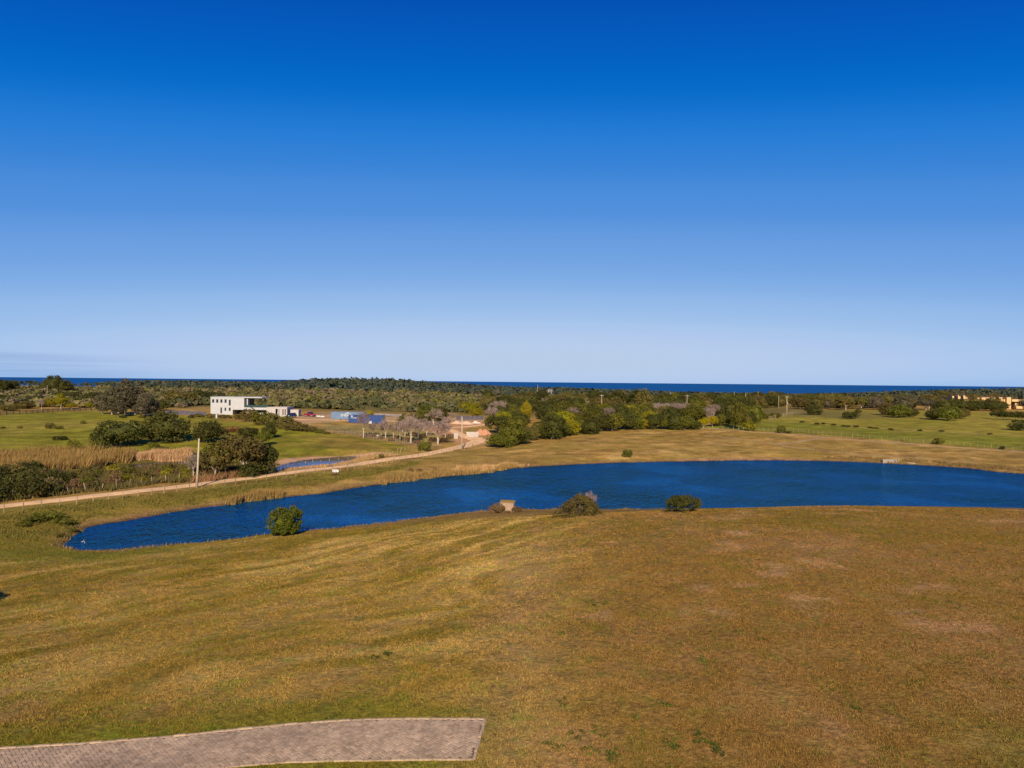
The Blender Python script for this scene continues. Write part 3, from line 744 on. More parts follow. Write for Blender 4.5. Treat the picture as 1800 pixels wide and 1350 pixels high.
CWORD = {'leaf_green': 'green', 'leaf_dark': 'dark green', 'leaf_olive': 'olive', 'leaf_yellowgreen': 'yellow green', 'leaf_grey': 'grey green', 'leaf_dry': 'dry brown', 'leaf_yellow': 'yellow'}
SWORD = {'round': 'round headed', 'thorn': 'flat topped', 'gum': 'tall billowing', 'shrub': 'low spreading'}
def place(key, loc, w, h, mat, label, group=None, name='tree', cat='tree', rz=None, bark=None):
    label = label.replace('{c}', CWORD.get(mat, '')).replace('{s}', SWORD.get(key.rstrip('0123456789'), ''))
    cm, tm, tw, th = TPL[key]
    o = thing(name, label, cat, (loc[0], loc[1], hgt(loc[0], loc[1]) - 0.04), random.uniform(0, 6.28) if rz is None else rz, group)
    o.scale = (w / tw, w / tw, h / th)
    c_ = link('crown', cm, o); setmat(c_, mat)
    t_ = link('trunk' if cat == 'tree' else 'stems', tm, o)
    if bark: setmat(t_, bark)
    return o
def bare(k, loc, w, h, label, group=None, mat=None):
    cm, tm, tw, th = BARE[k % 4]
    o = thing('bare_tree', label, 'tree', (loc[0], loc[1], hgt(loc[0], loc[1]) - 0.04), random.uniform(0, 6.28), group)
    o.scale = (w / tw, w / tw, h / th)
    c_ = link('crown', cm, o); link('trunk', tm, o)
    if mat: setmat(c_, mat)
    return o
def veg(key, px, py, wpx, hpx, mat, label, group=None, name='tree', cat='tree', **kw):
    p = at(px, py); s = p.y / FPX
    if '*' in key: key = key.replace('*', str(random.randrange({'round': 4, 'thorn': 3, 'gum': 3, 'shrub': 4}[key[:-1]])))
    return place(key, p, wpx * s, hpx * s, mat, label, group, name, cat, **kw)

# ------------------------------------------------------------------ paving of individual bricks
def paving():
    root = link('paved_path', None); 
    b = MB()
    base = []
    PP = [Vector((p[0], p[1])) for p in PATHP]
    me = MB(); me.add([(p.x, p.y, 5.42 + 0.004 * (p.x - cx) + 0.012) for p in PP], [tuple(range(len(PP)))[::-1]])
    root = tag(link('paved_path', me.mesh('paved_path', 'paver_joint')), kind='structure') if bpy.data.objects.remove(root) is None else None
    Lp, Wp, g = 0.26, 0.13, 0.024
    bm = MB(); bm.box(g/2, Lp - g/2, g/2, Wp - g/2, -0.03, 0.034, 0.006); pme = bm.mesh('paver', 'paver')
    ca, sa = math.cos(R(45)), math.sin(R(45)); cells = []
    x0 = min(p.x for p in PP); x1 = max(p.x for p in PP); y0 = min(p.y for p in PP); y1 = max(p.y for p in PP)
    n = int((x1 - x0 + y1 - y0) / Wp) + 6
    for i in range(-n, n):
        for j in range(-n, n):
            k = (i - j) % 4
            if k not in (0, 3): continue
            lx, ly = (i * Wp, j * Wp)
            mx_, my_ = (lx + Wp, ly + Wp / 2) if k == 0 else (lx + Wp / 2, ly + Wp)
            wx = mx_ * ca - my_ * sa + (x0 + x1) / 2; wy = mx_ * sa + my_ * ca + (y0 + y1) / 2
            if x0 < wx < x1 and y0 < wy < y1: cells.append((lx, ly, k, wx, wy))
    ar = np.array([(c_[3], c_[4]) for c_ in cells])
    ok = inpoly(ar[:, 0], ar[:, 1], PATHP) & (polydist(ar[:, 0], ar[:, 1], PATHP) > 0.075)
    cells = [c_ for c_, k in zip(cells, ok) if k]
    inview = [c_ for c_ in cells if abs(c_[3]) < 0.70 * c_[4] and c_[4] > 24.6]
    inview.sort(key=lambda c_: c_[3] ** 2 + c_[4] ** 2); chosen = set(id(c_) for c_ in inview[:300])
    rest = MB()
    for c_ in cells:
        lx, ly, k, wx, wy = c_
        ang = R(45) + (R(90) if k == 3 else 0) + random.gauss(0, 0.012)
        z = 5.42 + 0.004 * (wx - cx) + random.gauss(0, 0.004)
        ca2, sa2 = math.cos(ang), math.sin(ang)
        ox = wx - (Lp / 2 * ca2 - Wp / 2 * sa2); oy = wy - (Lp / 2 * sa2 + Wp / 2 * ca2)
        if id(c_) in chosen:
            o = link('paver', pme, root); o.location = (ox, oy, z); o.rotation_euler = (random.gauss(0, 0.006), random.gauss(0, 0.006), ang)
        else:
            gx = [(g/2, g/2), (Lp-g/2, g/2), (Lp-g/2, Wp-g/2), (g/2, Wp-g/2)]
            q = [(ox + a_ * ca2 - b_ * sa2, oy + a_ * sa2 + b_ * ca2) for a_, b_ in gx]
            rest.add([(a_, b_, z - 0.02) for a_, b_ in q] + [(a_, b_, z + 0.034) for a_, b_ in q], [(4,5,6,7),(0,1,5,4),(1,2,6,5),(2,3,7,6),(3,0,4,7)])
    tag(link('pavers', rest.mesh('pavers', 'paver_far'), root), kind='stuff')
    kb = MB(); kb.box(0, 0.5, -0.055, 0.055, -0.08, 0.05, 0.01); kme = kb.mesh('kerb_stone', 'kerb')
    edge = [Vector((p.x, p.y)) for p in PATH_TOP] + [Vector((p.x, p.y)) for p in PATH_BOT]
    acc = 0.0
    for a_, b_ in zip(edge[:-1], edge[1:]):
        d = b_ - a_; ln = d.length; n_ = max(1, round(ln / 0.5)); st = ln / n_
        for k in range(n_):
            p = a_ + d * (k / n_)
            o = link('kerb_stone', kme, root); o.location = (p.x, p.y, 5.42 + 0.004 * (p.x - cx) + random.gauss(0, 0.008)); o.rotation_euler = (0, 0, math.atan2(d.y, d.x) + random.gauss(0, 0.015)); o.scale = (st / 0.5 * 0.985, 1, 1)
paving()

# ------------------------------------------------------------------ mown turf in the foreground
def turf(n, seed):
    rs = np.random.default_rng(seed)
    d = 21 + (88 - 21) * rs.random(n) ** 1.25; x = d * rs.uniform(-0.80, 0.80, n)
    z = gridval(GZ, x, d); sd = gridval(SD, x, d); pdm = polydist(x, d, PATHP); pin_ = inpoly(x, d, PATHP)
    keep = (sd > 0.8) & ~pin_ & (pdm > 0.08)
    clump = fbm(x / 0.7, d / 0.7, 301, 3); keep &= rs.random(n) < np.clip((clump - 0.36) * 5, 0.04, 1)
    x, y, z, clump = x[keep], d[keep], z[keep], clump[keep]; m = len(x)
    col = gridval(C, x, y)
    br = rs.uniform(0.70, 1.24, m)[:, None]; col = col * br
    gpatch = (fbm(x / 1.6, y / 1.6, 311, 3) > 0.60) & (rs.random(m) < 0.55)
    col = np.where(gpatch[:, None], col * np.array([0.62, 0.95, 0.6]), col)
    dk = rs.random(m) < 0.09; col = np.where(dk[:, None], col * 0.48, col)
    straw = rs.random(m) < 0.06
    col = np.where(straw[:, None], col * np.array([1.3, 1.3, 1.5]), col)
    V = np.zeros((m, 9, 3)); CC = np.repeat(col[:, None, :], 9, 1)
    far_ = np.clip(y / 34, 0.8, 2.0)
    for k in range(3):
        a_ = rs.uniform(0, 2 * np.pi, m); off = rs.normal(size=(m, 2)) * 0.035
        w = rs.uniform(0.010, 0.022, m) * far_; h = rs.uniform(0.03, 0.085, m) * (0.6 + 0.9 * clump); lean = rs.normal(size=(m, 2)) * 0.05
        bx = x + off[:, 0]; by = y + off[:, 1]
        V[:, k*3, :] = np.stack([bx - np.cos(a_) * w, by - np.sin(a_) * w, z - 0.01], -1)
        V[:, k*3+1, :] = np.stack([bx + np.cos(a_) * w, by + np.sin(a_) * w, z - 0.01], -1)
        V[:, k*3+2, :] = np.stack([bx + lean[:, 0], by + lean[:, 1], z + h], -1)
    F = np.arange(m * 9).reshape(-1, 3)
    o = link('grass', fast_mesh('grass', V.reshape(-1, 3), F, 'turf', CC.reshape(-1, 3)))
    tag(o, 'short dry brown and olive mown grass covering the near hill', 'grass', kind='stuff')
turf(440000, 5)

# weeds: dark green rosettes dotted on the hill
def weeds():
    rs = np.random.default_rng(9); VV = []; FF = []; o = 0; CCs = []
    spots = [(1010,1290,10),(980,1310,14),(1040,1318,10),(1046,1291,6),(985,1112,8),(1065,1060,8),(1170,1240,8),(1340,1125,7),(660,1155,6),(1075,1330,10),(1500,1246,7),(1115,1265,5),(990,1235,6),(1180,1310,14),(1260,1320,14),(1230,1300,16),(1240,1160,8),(1040,1060,16),(680,1150,12)]
    for px, py, n in spots:
        n = max(2, n // 2)
        p = at(px, py)
        for k in range(n):
            q = np.array((p.x + rs.normal() * 0.07 * n ** 0.5, p.y + rs.normal() * 0.10 * n ** 0.5))
            P = np.c_[q[0] + rs.normal(size=14) * 0.07, q[1] + rs.normal(size=14) * 0.07, np.full(14, hgt(*q)) + rs.uniform(0.02, 0.07, 14)]
            V, F = tri_quads(P, np.tile([0, -0.3, 1.0], (14, 1)), 0.045, rs); VV.append(V); FF.append(F + o); o += len(V)
            CCs.append(np.tile(np.array((0.075, 0.080, 0.012)) * rs.uniform(0.6, 1.3), (len(V), 1)))
    tag(link('weeds', fast_mesh('weeds', np.concatenate(VV), np.concatenate(FF), 'turf', np.concatenate(CCs))), 'dark green weeds scattered in the dry grass', 'weeds', kind='stuff')
weeds()

# ------------------------------------------------------------------ reeds and rough grass
def blades(name, label, cat, pixpoly, n, hmin, hmax, c1, c2, width=0.05, seed=0, dens=None, lean=0.18, poly=None, windx=0.1):
    rs = np.random.default_rng(seed); P = poly or [(p.x, p.y) for p in atl(pixpoly)]
    xs = [p[0] for p in P]; ys = [p[1] for p in P]
    x = rs.uniform(min(xs), max(xs), n * 6); y = rs.uniform(min(ys), max(ys), n * 6)
    jx = x + (fbm(x / 3, y / 3, seed) - 0.5) * 5; jy = y + (fbm(x / 3, y / 3, seed + 3) - 0.5) * 5
    k = inpoly(jx, jy, P) & (rs.random(len(x)) < np.clip((fbm(x / 2.2, y / 2.2, seed + 7) - 0.3) * 4, 0.05, 1)) & (gridval(SD, x, y) > -2.0)
    x = x[k][:n]; y = y[k][:n]; m = len(x); z = np.maximum(gridval(GZ, x, y), -0.3)
    h = rs.uniform(hmin, hmax, m) * (0.65 + 0.7 * fbm(x / 4, y / 4, seed + 9)); a_ = rs.uniform(0, np.pi, m); w = width * rs.uniform(0.6, 1.4, m)
    lx = rs.normal(size=m) * lean * h + windx * h; ly = rs.normal(size=m) * lean * h
    V = np.stack([np.stack([x - np.cos(a_) * w, y - np.sin(a_) * w, z - 0.05], -1), np.stack([x + np.cos(a_) * w, y + np.sin(a_) * w, z - 0.05], -1), np.stack([x + lx, y + ly, z + h], -1)], 1)
    mixw = (0.5 * rs.random(m) + 0.5 * fbm(x / 5, y / 5, seed + 12))[:, None]
    col = (np.array(c1) * mixw + np.array(c2) * (1 - mixw)) * rs.uniform(0.7, 1.3, m)[:, None]
    o = link(name, fast_mesh(name, V.reshape(-1, 3), np.arange(m * 3).reshape(-1, 3), 'reed', np.repeat(col, 3, 0)))
    tag(o, label, cat, kind='stuff')
TAN = (0.35, 0.205, 0.070); STR = (0.38, 0.225, 0.065); OLV = (0.16, 0.12, 0.03); PNK = (0.58, 0.34, 0.19)
blades('reeds', 'tan reed bed leaning beside the marsh pool', 'reeds', [(-250,845),(0,838),(60,832),(150,823),(195,817.5),(235,811),(232,804),(160,797),(90,797),(40,803),(-250,818)], 30000, 1.4, 2.5, TAN, (0.17,0.115,0.035), 0.07, 401, windx=0.25)
blades('cattails', 'pale pinkish dry cattails behind the marsh pool', 'reeds', [(232,810),(260,809),(335,808),(335,799),(280,800),(230,803)], 7000, 1.2, 1.9, PNK, TAN, 0.06, 402)
blades('reeds', 'clump of straw coloured reeds standing at the lake edge below the road', 'reeds', [(395,886),(440,881),(480,876),(500,873),(497,868),(450,871),(405,877)], 3200, 0.7, 1.5, STR, (0.15,0.10,0.04), 0.045, 403, lean=0.14)
blades('reeds', 'long fringe of straw reeds along the far lake shore', 'reeds', [(655,853),(720,846),(790,838),(850,832),(895,827),(930,821),(895,821),(860,824),(790,829),(720,836),(665,845)], 9000, 0.5, 1.3, STR, (0.20,0.125,0.05), 0.05, 404)
blades('reeds', 'pinkish dry sedge along the far lake shore', 'reeds', [(780,832),(850,828),(895,822),(930,817.5),(890,817),(860,818.5),(800,825)], 4500, 0.3, 0.9, PNK, STR, 0.06, 405)
blades('rough_grass', 'rough olive and brown undergrowth between road and marsh', 'grass', [(-250,905),(0,886),(170,864),(340,846),(470,828),(478,815),(400,818),(335,818),(235,822),(150,830),(0,842),(-250,850)], 34000, 0.35, 1.0, (0.16,0.115,0.035), (0.065,0.06,0.018), 0.09, 406, lean=0.35)
blades('rough_grass', 'tufted green verge between road and lake', 'grass', [(-250,915),(0,902),(200,878),(346,862),(560,834),(760,806),(740,815),(640,840),(540,857),(440,868),(320,887),(220,900),(150,915),(110,940),(60,950),(-200,960)], 26000, 0.10, 0.34, (0.15,0.115,0.026), (0.080,0.080,0.014), 0.07, 407, lean=0.4)
blades('rough_grass', 'dry tawny verge with low tufts below the dirt road by the pond', 'grass', [(486,829),(560,822),(640,809),(700,800),(690,797),(640,803),(560,818),(500,826)], 4000, 0.2, 0.6, (0.36,0.22,0.12), STR, 0.06, 408, lean=0.35)
blades('dry_brush', 'rusty dry brush under the big acacia by the road', 'brush', [(345,850),(430,840),(440,825),(350,828)], 3500, 0.4, 1.3, (0.30,0.15,0.075), (0.20,0.11,0.05), 0.06, 409, lean=0.5)
blades('bank_grass', 'coarse brown grass on the eroded bank by the culvert', 'grass', [(1440,806),(1560,811),(1680,819),(1800,829),(1900,840),(1900,832),(1800,822),(1680,813),(1560,806),(1440,802)], 9000, 0.15, 0.55, (0.27,0.165,0.06), (0.12,0.085,0.03), 0.06, 410, lean=0.4)

def shore_fringe(n, seed):
    rs = np.random.default_rng(seed); Pn = np.array([np.array(q[:2]) for q in LAKE]); seg = np.roll(Pn, -1, 0) - Pn; ln = np.hypot(seg[:, 0], seg[:, 1])
    i = rs.choice(len(Pn), n, p=ln / ln.sum()); t_ = rs.random((n, 1)); q = Pn[i] + seg[i] * t_ + rs.normal(size=(n, 2)) * 1.3
    sd = gridval(LSD, q[:, 0], q[:, 1]); k = (sd > 0.05) & (sd < 2.2) & (rs.random(n) < np.clip((fbm(q[:, 0] / 1.8, q[:, 1] / 1.8, seed, 3) - 0.36) * 5, 0.03, 1)); x, y = q[k, 0], q[k, 1]; m = len(x)
    z = gridval(GZ, x, y); h = rs.uniform(0.08, 0.34, m) * (0.4 + 1.2 * fbm(x / 3, y / 3, seed + 1)); a_ = rs.uniform(0, np.pi, m); w = rs.uniform(0.015, 0.045, m)
    V = np.stack([np.stack([x - np.cos(a_) * w, y - np.sin(a_) * w, z - 0.04], -1), np.stack([x + np.cos(a_) * w, y + np.sin(a_) * w, z - 0.04], -1), np.stack([x + rs.normal(size=m) * 0.09, y + rs.normal(size=m) * 0.09, z + h], -1)], 1)
    mw = rs.random((m, 1)); col = (np.array((0.30, 0.185, 0.06)) * mw + np.array((0.11, 0.09, 0.02)) * (1 - mw)) * rs.uniform(0.7, 1.25, (m, 1))
    tag(link('shore_grass', fast_mesh('shore_grass', V.reshape(-1, 3), np.arange(m * 3).reshape(-1, 3), 'reed', np.repeat(col, 3, 0))), 'uneven fringe of coarse grass along the lake shore', 'grass', kind='stuff')
shore_fringe(60000, 451)

# ------------------------------------------------------------------ far scrub and forest (beyond counting)
def far_mass(name, label, cat, pts, n_leaf, leaf_rel, cols, seed, cone=0.0):
    """pts: list of (x, y, width, height, colour index)"""
    rs = np.random.default_rng(seed); VV = []; CCs = []
    cols = np.array(cols)
    for (x, y, w, h, ci) in pts:
        u = rs.normal(size=(n_leaf, 3)); u[:, 2] = np.abs(u[:, 2]) * 1.1 - 0.25; u[:, 1] -= 0.25; u /= np.linalg.norm(u, axis=1)[:, None]
        rr_ = rs.uniform(0.62, 1.0, n_leaf)[:, None]
        P = np.c_[u[:, :2] * w / 2, u[:, 2:] * h * 0.52] * rr_; P[:, 2] += h * 0.45; P[:, 2] = np.maximum(P[:, 2], 0.1)
        P += np.array([x, y, hgt(x, y)])
        V, _ = tri_quads(P, u, leaf_rel * w, rs, 0.5); VV.append(V)
        CCs.append(np.repeat(cols[ci] * rs.uniform(0.85, 1.15) * rs.uniform(0.85, 1.15, n_leaf)[:, None], 4, 0))
    V = np.concatenate(VV); F = np.arange(len(V)).reshape(-1, 4)
    o = link(name, fast_mesh(name, V, F, 'far_leaf', np.concatenate(CCs))); tag(o, label, cat, kind='stuff')
rs = np.random.default_rng(77)
SC = [(0.108,0.096,0.034),(0.132,0.110,0.044),(0.070,0.070,0.028),(0.150,0.118,0.062),(0.115,0.108,0.022),(0.142,0.102,0.062)]
pts = []
for i in range(14000):
    d = 285 * (900 / 285) ** rs.random(); x = d * rs.uniform(-0.95, 0.95); px = 900 + x / d * FPX
    f_ = fbm(np.array([x / 60]), np.array([d / 60]), 501, 3)[0]
    if px > 830 and (d < 420 or d > 640): continue
    if d > 780: continue
    if px > 1330 and d < 520: continue
    if px < 640 and d < 300: continue
    if 340 < px < 720 and d < 330: continue
    if px > 700 and px < 830 and d < 330: continue
    if f_ < 0.40 and rs.random() < 0.8: continue
    if 600 < d < 700 and px < 200 and rs.random() < 0.75: continue
    dark = fbm(np.array([x / 45]), np.array([d / 45]), 511, 2)[0]
    ci = 2 if dark > 0.58 and rs.random() < 0.7 else rs.choice([0, 1, 3, 0, 1, 4, 5], p=None)
    s = rs.uniform(3, 6.5) * (1 + (d - 285) / 900); pts.append((x, d, s, s * rs.uniform(0.42, 0.62), ci))
    if len(pts) > 4300: break
far_mass('scrubland', 'olive and grey scrub covering the plain toward the coast', 'scrub', pts, 36, 0.17, SC, 601)
FC = [(0.048,0.058,0.038),(0.056,0.066,0.040),(0.042,0.052,0.042),(0.082,0.070,0.048),(0.068,0.070,0.034)]
pts = []
TOPX = [-200, 0, 60, 140, 200, 250, 400, 480, 560, 640, 700, 760, 850, 900, 1000, 1100, 1200, 1300, 1400, 1500, 1600, 1700, 1800, 2000]
TOPY = [669, 669, 669, 673, 670, 668, 669, 671, 664.5, 662.5, 664.5, 671, 676, 679, 681, 685, 688, 690, 692, 690, 686, 683, 682, 682]
for i in range(6800):
    d = rs.uniform(600, 1300); x = d * rs.uniform(-0.95, 0.95); px = 900 + x / d * FPX
    lo = np.interp(px, [0, 150, 250, 350, 500, 700, 850, 1000, 1150, 1300, 1500, 1800], [1000, 950, 760, 720, 720, 680, 660, 620, 600, 600, 620, 620])
    if d < lo: continue
    if px < 215 and rs.random() < 0.5: continue
    ty = np.interp(px, TOPX, TOPY) - (671.5 + 0.0095 * (px - 900)); hh = CZ - ty / FPX * d - hgt(x, d)
    hh = min(max(hh, 5.0), 15.0 if d > 760 else 9.0) * rs.uniform(0.66, 1.02); w = min(hh, 11) * rs.uniform(0.9, 1.35); pts.append((x, d, w, hh, rs.choice(5, p=[0.35, 0.25, 0.25, 0.07, 0.08])))
far_mass('coastal_forest', 'dark blue green belt of coastal pine forest in front of the sea', 'forest', pts, 30, 0.14, FC, 602)

# ------------------------------------------------------------------ single trees and bushes
G = 'leaf_green'; D = 'leaf_dark'; O = 'leaf_olive'; YG = 'leaf_yellowgreen'; GR = 'leaf_grey'; DR = 'leaf_dry'; YL = 'leaf_yellow'
# near lawn
veg('lawn0', 502, 941, 58, 46, 'leaf_lush', 'round leafy green bush with several pale stems on the lawn at the lake edge', name='round_bush', cat='bush', rz=0.6)
veg('lawn1', 1024, 906, 70, 37, O, 'low cone shaped olive bush growing on the hill crest above the lake', name='cone_bush', cat='bush', rz=1.0)
veg('lawn2', 1200, 899, 58, 31, D, 'dark flat topped bush half hidden behind the hill crest', name='flat_topped_bush', cat='bush', rz=2.0)
p = at(1036, 899); o = bare(1, (p.x, p.y + 1.2), 2.5, 2.6, 'leafless pinkish twiggy shrub behind the cone shaped olive bush', mat='pink_twig'); o.name = 'twiggy_shrub'; o['category'] = 'shrub'
# a bush just outside the view whose shadow falls into the meadow
place('lawn0', (-38.6, 47.5), 3.2, 2.6, G, 'round green bush on the meadow slope left of the lawn', name='round_bush', cat='bush')
# weeds at the left tip of the lake
for px, py, w, h in ((58,918,38,12),(85,914,44,16),(112,922,34,12),(40,925,26,8),(128,935,16,7),(105,945,14,8)):
    veg('shrub*', px, py, w, h, G, 'low grey green weedy shrub at the left tip of the lake', 'weedy shrubs at the lake tip', name='weedy_shrub', cat='shrub')
# left field
veg('round0', 212, 784, 84, 48, D, 'broad dark tree with two pale stems in the green field beside its wider twin', name='broadleaf_tree', rz=0.4, bark='pale_bark')
veg('round1', 294, 776, 80, 50, D, 'broad dark domed tree in the green field next to the eucalyptus clump', name='broadleaf_tree', rz=2.4)
veg('shrub1', 130, 790, 26, 16, G, 'single dark bush above the tan reed bed', name='field_bush', cat='bush')
for px, py, w, h in ((88,753,17,10),(103,754,15,6),(146,745,10,6),(35,753,9,4),(106,773,26,7),(192,746,14,8),(217,735,11,5),(248,735,8,5),(254,744,12,5),(165,788,9,4),(85,788,10,3),(5,753,8,3),(228,793,16,6),(262,795,14,8),(285,792,22,8),(250,798,10,5),(270,786,20,9),(306,797,16,5)):
    veg('shrub*', px, py, w, h, random.choice([G, D, O]), 'small low {c} shrub dotted in the left green field', 'low shrubs in the left field', name='low_shrub', cat='shrub')
veg('round2', 364, 778, 50, 38, D, 'dark rounded tree behind the concrete pole by the road', name='broadleaf_tree')
veg('shrub2', 390, 765, 20, 14, D, 'small dark tree beside the heap of rusty brush', name='small_tree')
veg('round3', 438, 772, 36, 22, D, 'low dark spreading tree in the field below the white house', name='broadleaf_tree')
veg('round1', 472, 771, 26, 27, D, 'upright dark tree at the right end of the field cluster', name='broadleaf_tree')
veg('thorn0', 463, 784, 32, 24, G, 'small tree with a pale leaning trunk in the field', name='small_tree')
for k, (px, py, w, h, m) in enumerate(((398,834,78,60,G),(428,836,84,68,O),(455,832,64,54,D),(378,838,46,44,O))):
    veg('thorn%d' % (k % 3), px, py, w, h, m, 'tall tangled {c} acacia with bare stems beside the dirt road', 'acacias beside the dirt road', name='acacia_tree')
veg('shrub0', 440, 838, 46, 24, D, 'dense dark bush at the foot of the roadside acacias', name='roadside_bush', cat='bush')
veg('shrub3', 466, 834, 34, 26, D, 'dark bush beside the small blue pond', name='roadside_bush', cat='bush')
veg('round2', 350, 834, 26, 40, D, 'dark twiggy shrub right behind the roadside concrete pole', name='twiggy_bush', cat='bush')
p = at(340, 838); bare(0, p, 3.2, 4.2, 'leafless shrub with pale stems left of the roadside pole')
veg('shrub1', 408, 759, 30, 9, 'leaf_rust', 'heap of rusty red cut brush in the field', name='brush_heap', cat='brush heap')
# eucalyptus clump
for k, (px, py, w, h) in enumerate(((180,728,26,36),(197,729,34,52),(220,730,36,60),(238,729,32,54),(256,731,32,44),(268,730,22,30),(208,733,24,28),(248,733,24,26))):
    veg('gum%d' % (k % 3), px, py, w, h, GR, 'tall grey green eucalyptus in the clump at the field edge', 'eucalyptus clump at the field edge', name='eucalyptus_tree')
for px, py, w, h in ((90,720,20,20),(107,720,22,26),(126,720,18,12),(158,720,14,12)):
    veg('thorn*', px, py, w, h, YG, 'yellow green acacia behind the black board fence', 'acacias behind the black board fence', name='acacia_tree')
p = at(73, 721); bare(2, p, 2.2, 4.3, 'leafless grey tree behind the black board fence')
for px, py, w, h in ((10,722,30,12),(40,719,34,13),(20,712,40,14),(60,710,46,15),(140,712,46,16),(170,708,46,18),(118,704,54,15),(0,706,36,12),(280,722,30,20),(320,712,54,26),(300,706,40,18),(345,708,50,22),(375,704,40,16)):
    veg('round*', px, py, w, h, random.choice([D, D, O]), '{c} scrub tree on the rise behind the left paddocks', 'scrub trees behind the left paddocks', name='scrub_tree')
# hedge in front of the white house
for px, py, w, h, m in ((421,737,22,10,O),(440,741,32,22,O),(462,746,38,22,G),(478,748,34,20,O),(500,753,34,20,O),(516,757,34,17,O),(531,758,24,14,O),(546,759,22,10,O),(562,761,16,7,G),(395,735,26,6,O),(372,734,22,7,O),(350,733,20,6,O),(336,735,11,6,D),(573,763,14,5,O)):
    veg('shrub*', px, py, w, h, m, '{c} hedge bush in the row below the white house', 'hedge below the white house', name='hedge_bush', cat='bush')
# trees between the containers and the road junction
veg('round0', 722, 752, 44, 27, O, 'low olive domed tree behind the row of leafless trees', name='broadleaf_tree')
veg('round3', 752, 748, 44, 38, G, 'green domed tree with yellow lit top behind the leafless trees', name='broadleaf_tree')
veg('round1', 773, 745, 28, 30, D, 'dark tree at the right of the domed pair behind the leafless trees', name='broadleaf_tree')
veg('round2', 649, 731, 17, 10, YL, 'round bright yellow flowering bush behind the blue containers', name='flowering_bush', cat='bush')
veg('shrub0', 746, 793, 24, 17, G, 'compact green bush beside the weathered paling fence', name='roadside_bush', cat='bush')
veg('shrub1', 670, 805, 10, 7, O, 'small bush on bare soil by the end of the pond', name='low_shrub', cat='shrub')
for px, py, w, h in ((818,724,26,17),(832,727,28,20),(838,733,24,17)):
    veg('round*', px, py, w, h, YG, 'yellow green tree above the sand heaps', 'yellow green trees above the sand heaps', name='acacia_tree')
for k, (px, py, w, h) in enumerate(((639,770,27,46),(678,770,24,34),(703,777,24,38),(722,779,38,48),(770,781,48,42),(762,750,38,32),(670,768,14,22))):
    bare(k, at(px, py), w * at(px, py).y / FPX, h * at(px, py).y / FPX, 'leafless winter tree with pale trunk along the weathered paling fence', 'leafless trees along the paling fence')
for k, (px, py, w, h) in enumerate(((795,741,22,16),(868,730,26,22),(878,738,28,34),(866,742,26,26))):
    p = at(px, py); bare(k + 1, p, w * p.y / FPX, h * p.y / FPX, 'leafless purplish tree near the road junction', 'leafless trees near the road junction')
for k, (px, py, w, h) in enumerate(((692,770,20,24),(712,768,24,26),(735,772,28,30),(750,766,26,26),(783,770,24,24),(745,757,24,22),(655,765,18,22),(708,760,22,22),(786,752,22,20))):
    p = at(px, py); bare(k + 2, p, w * p.y / FPX, h * p.y / FPX, 'smaller leafless brown tree in the tangle behind the paling fence', 'leafless tangle behind the paling fence')
for px, py, w, h in ((655,768,14,6),(668,771,12,6),(688,775,14,6),(700,772,12,7),(715,776,14,7),(733,780,14,7),(752,783,14,7),(760,776,16,8),(780,778,16,9),(742,770,16,8),(790,771,12,7),(725,766,16,7)):
    veg('shrub*', px, py, w, h, DR, 'dry brown shrub at the foot of the leafless trees', 'dry shrubs under the leafless trees', name='dry_shrub', cat='shrub')
# thicket right of the junction: front row
front = [(875,786,40,26,G,0),(897,784,44,44,G,1),(915,780,36,22,D,2),(934,774,26,26,O,3),(952,771,36,30,G,0),(972,772,46,40,D,1),(990,767,30,20,G,2),(1001,765,32,28,YG,3),(1022,762,34,30,G,0),(1040,763,32,26,D,1),
         (1058,758,36,30,D,2),(1078,757,36,32,G,3),(1098,755,36,32,D,0),(1118,754,36,28,G,1),(1136,754,26,20,YG,2),(1152,754,34,28,D,3),(1170,754,30,26,G,0),(1186,755,34,28,D,1),(1204,755,32,24,G,2),(1222,755,24,14,D,3)]
for px, py, w, h, m, k in front:
    veg('round%d' % k, px, py, w * 1.12, h, m, '{s} {c} tree in the front row of the thicket beside the dry field', 'front row of the thicket', name='thicket_tree')
veg('thorn1', 884, 757, 34, 32, YG, 'yellow green tree behind the heap of red soil', name='acacia_tree')
p = at(925, 748); place('thorn2', (p.x, p.y + 8), 4.6, 8.2, YG, 'slender tree with bright yellow green leaves and pale trunk rising from the thicket', name='yellow_tree', bark='pale_bark')
rs = random.Random(31)
def scatter(n, xr, dr, mats, sizes, keys, label, group, name='thicket_tree', test=None, mind=3.2):
    pts = []; tries = 0
    while len(pts) < n and tries < n * 60:
        tries += 1
        d = rs.uniform(*dr); px = rs.uniform(*xr); x = (px - 900) / FPX * d
        if test and not test(px, d): continue
        if any((x - a_) ** 2 + (d - b_) ** 2 < mind ** 2 for a_, b_ in pts): continue
        pts.append((x, d)); w = rs.uniform(*sizes)
        key = rs.choice(keys); cnt = {'round': 4, 'thorn': 3, 'gum': 3, 'shrub': 4}[key]
        place(key + str(rs.randrange(cnt)), (x, d), w, w * rs.uniform(0.62, 0.85) * (1.5 if key == 'gum' else 1), rs.choice(mats), label, group, name)
edge = lambda px: np.interp(px, [860, 900, 1000, 1100, 1235], [212, 214, 234, 250, 252])
scatter(62, (872, 1235), (216, 300), [G, G, D, G, O, YG, D], (5.5, 9.0), ['round', 'thorn', 'round'], '{s} {c} tree inside the thicket beyond the dry field', 'trees inside the thicket', test=lambda px, d: d > edge(px) + 7, mind=5.0)
scatter(125, (855, 1330), (300, 590), [G, D, O, D, O, D], (7, 11), ['round', 'thorn', 'round'], '{s} {c} tree in the wood behind the thicket', 'trees of the wood behind the thicket', name='woodland_tree', mind=6.0)
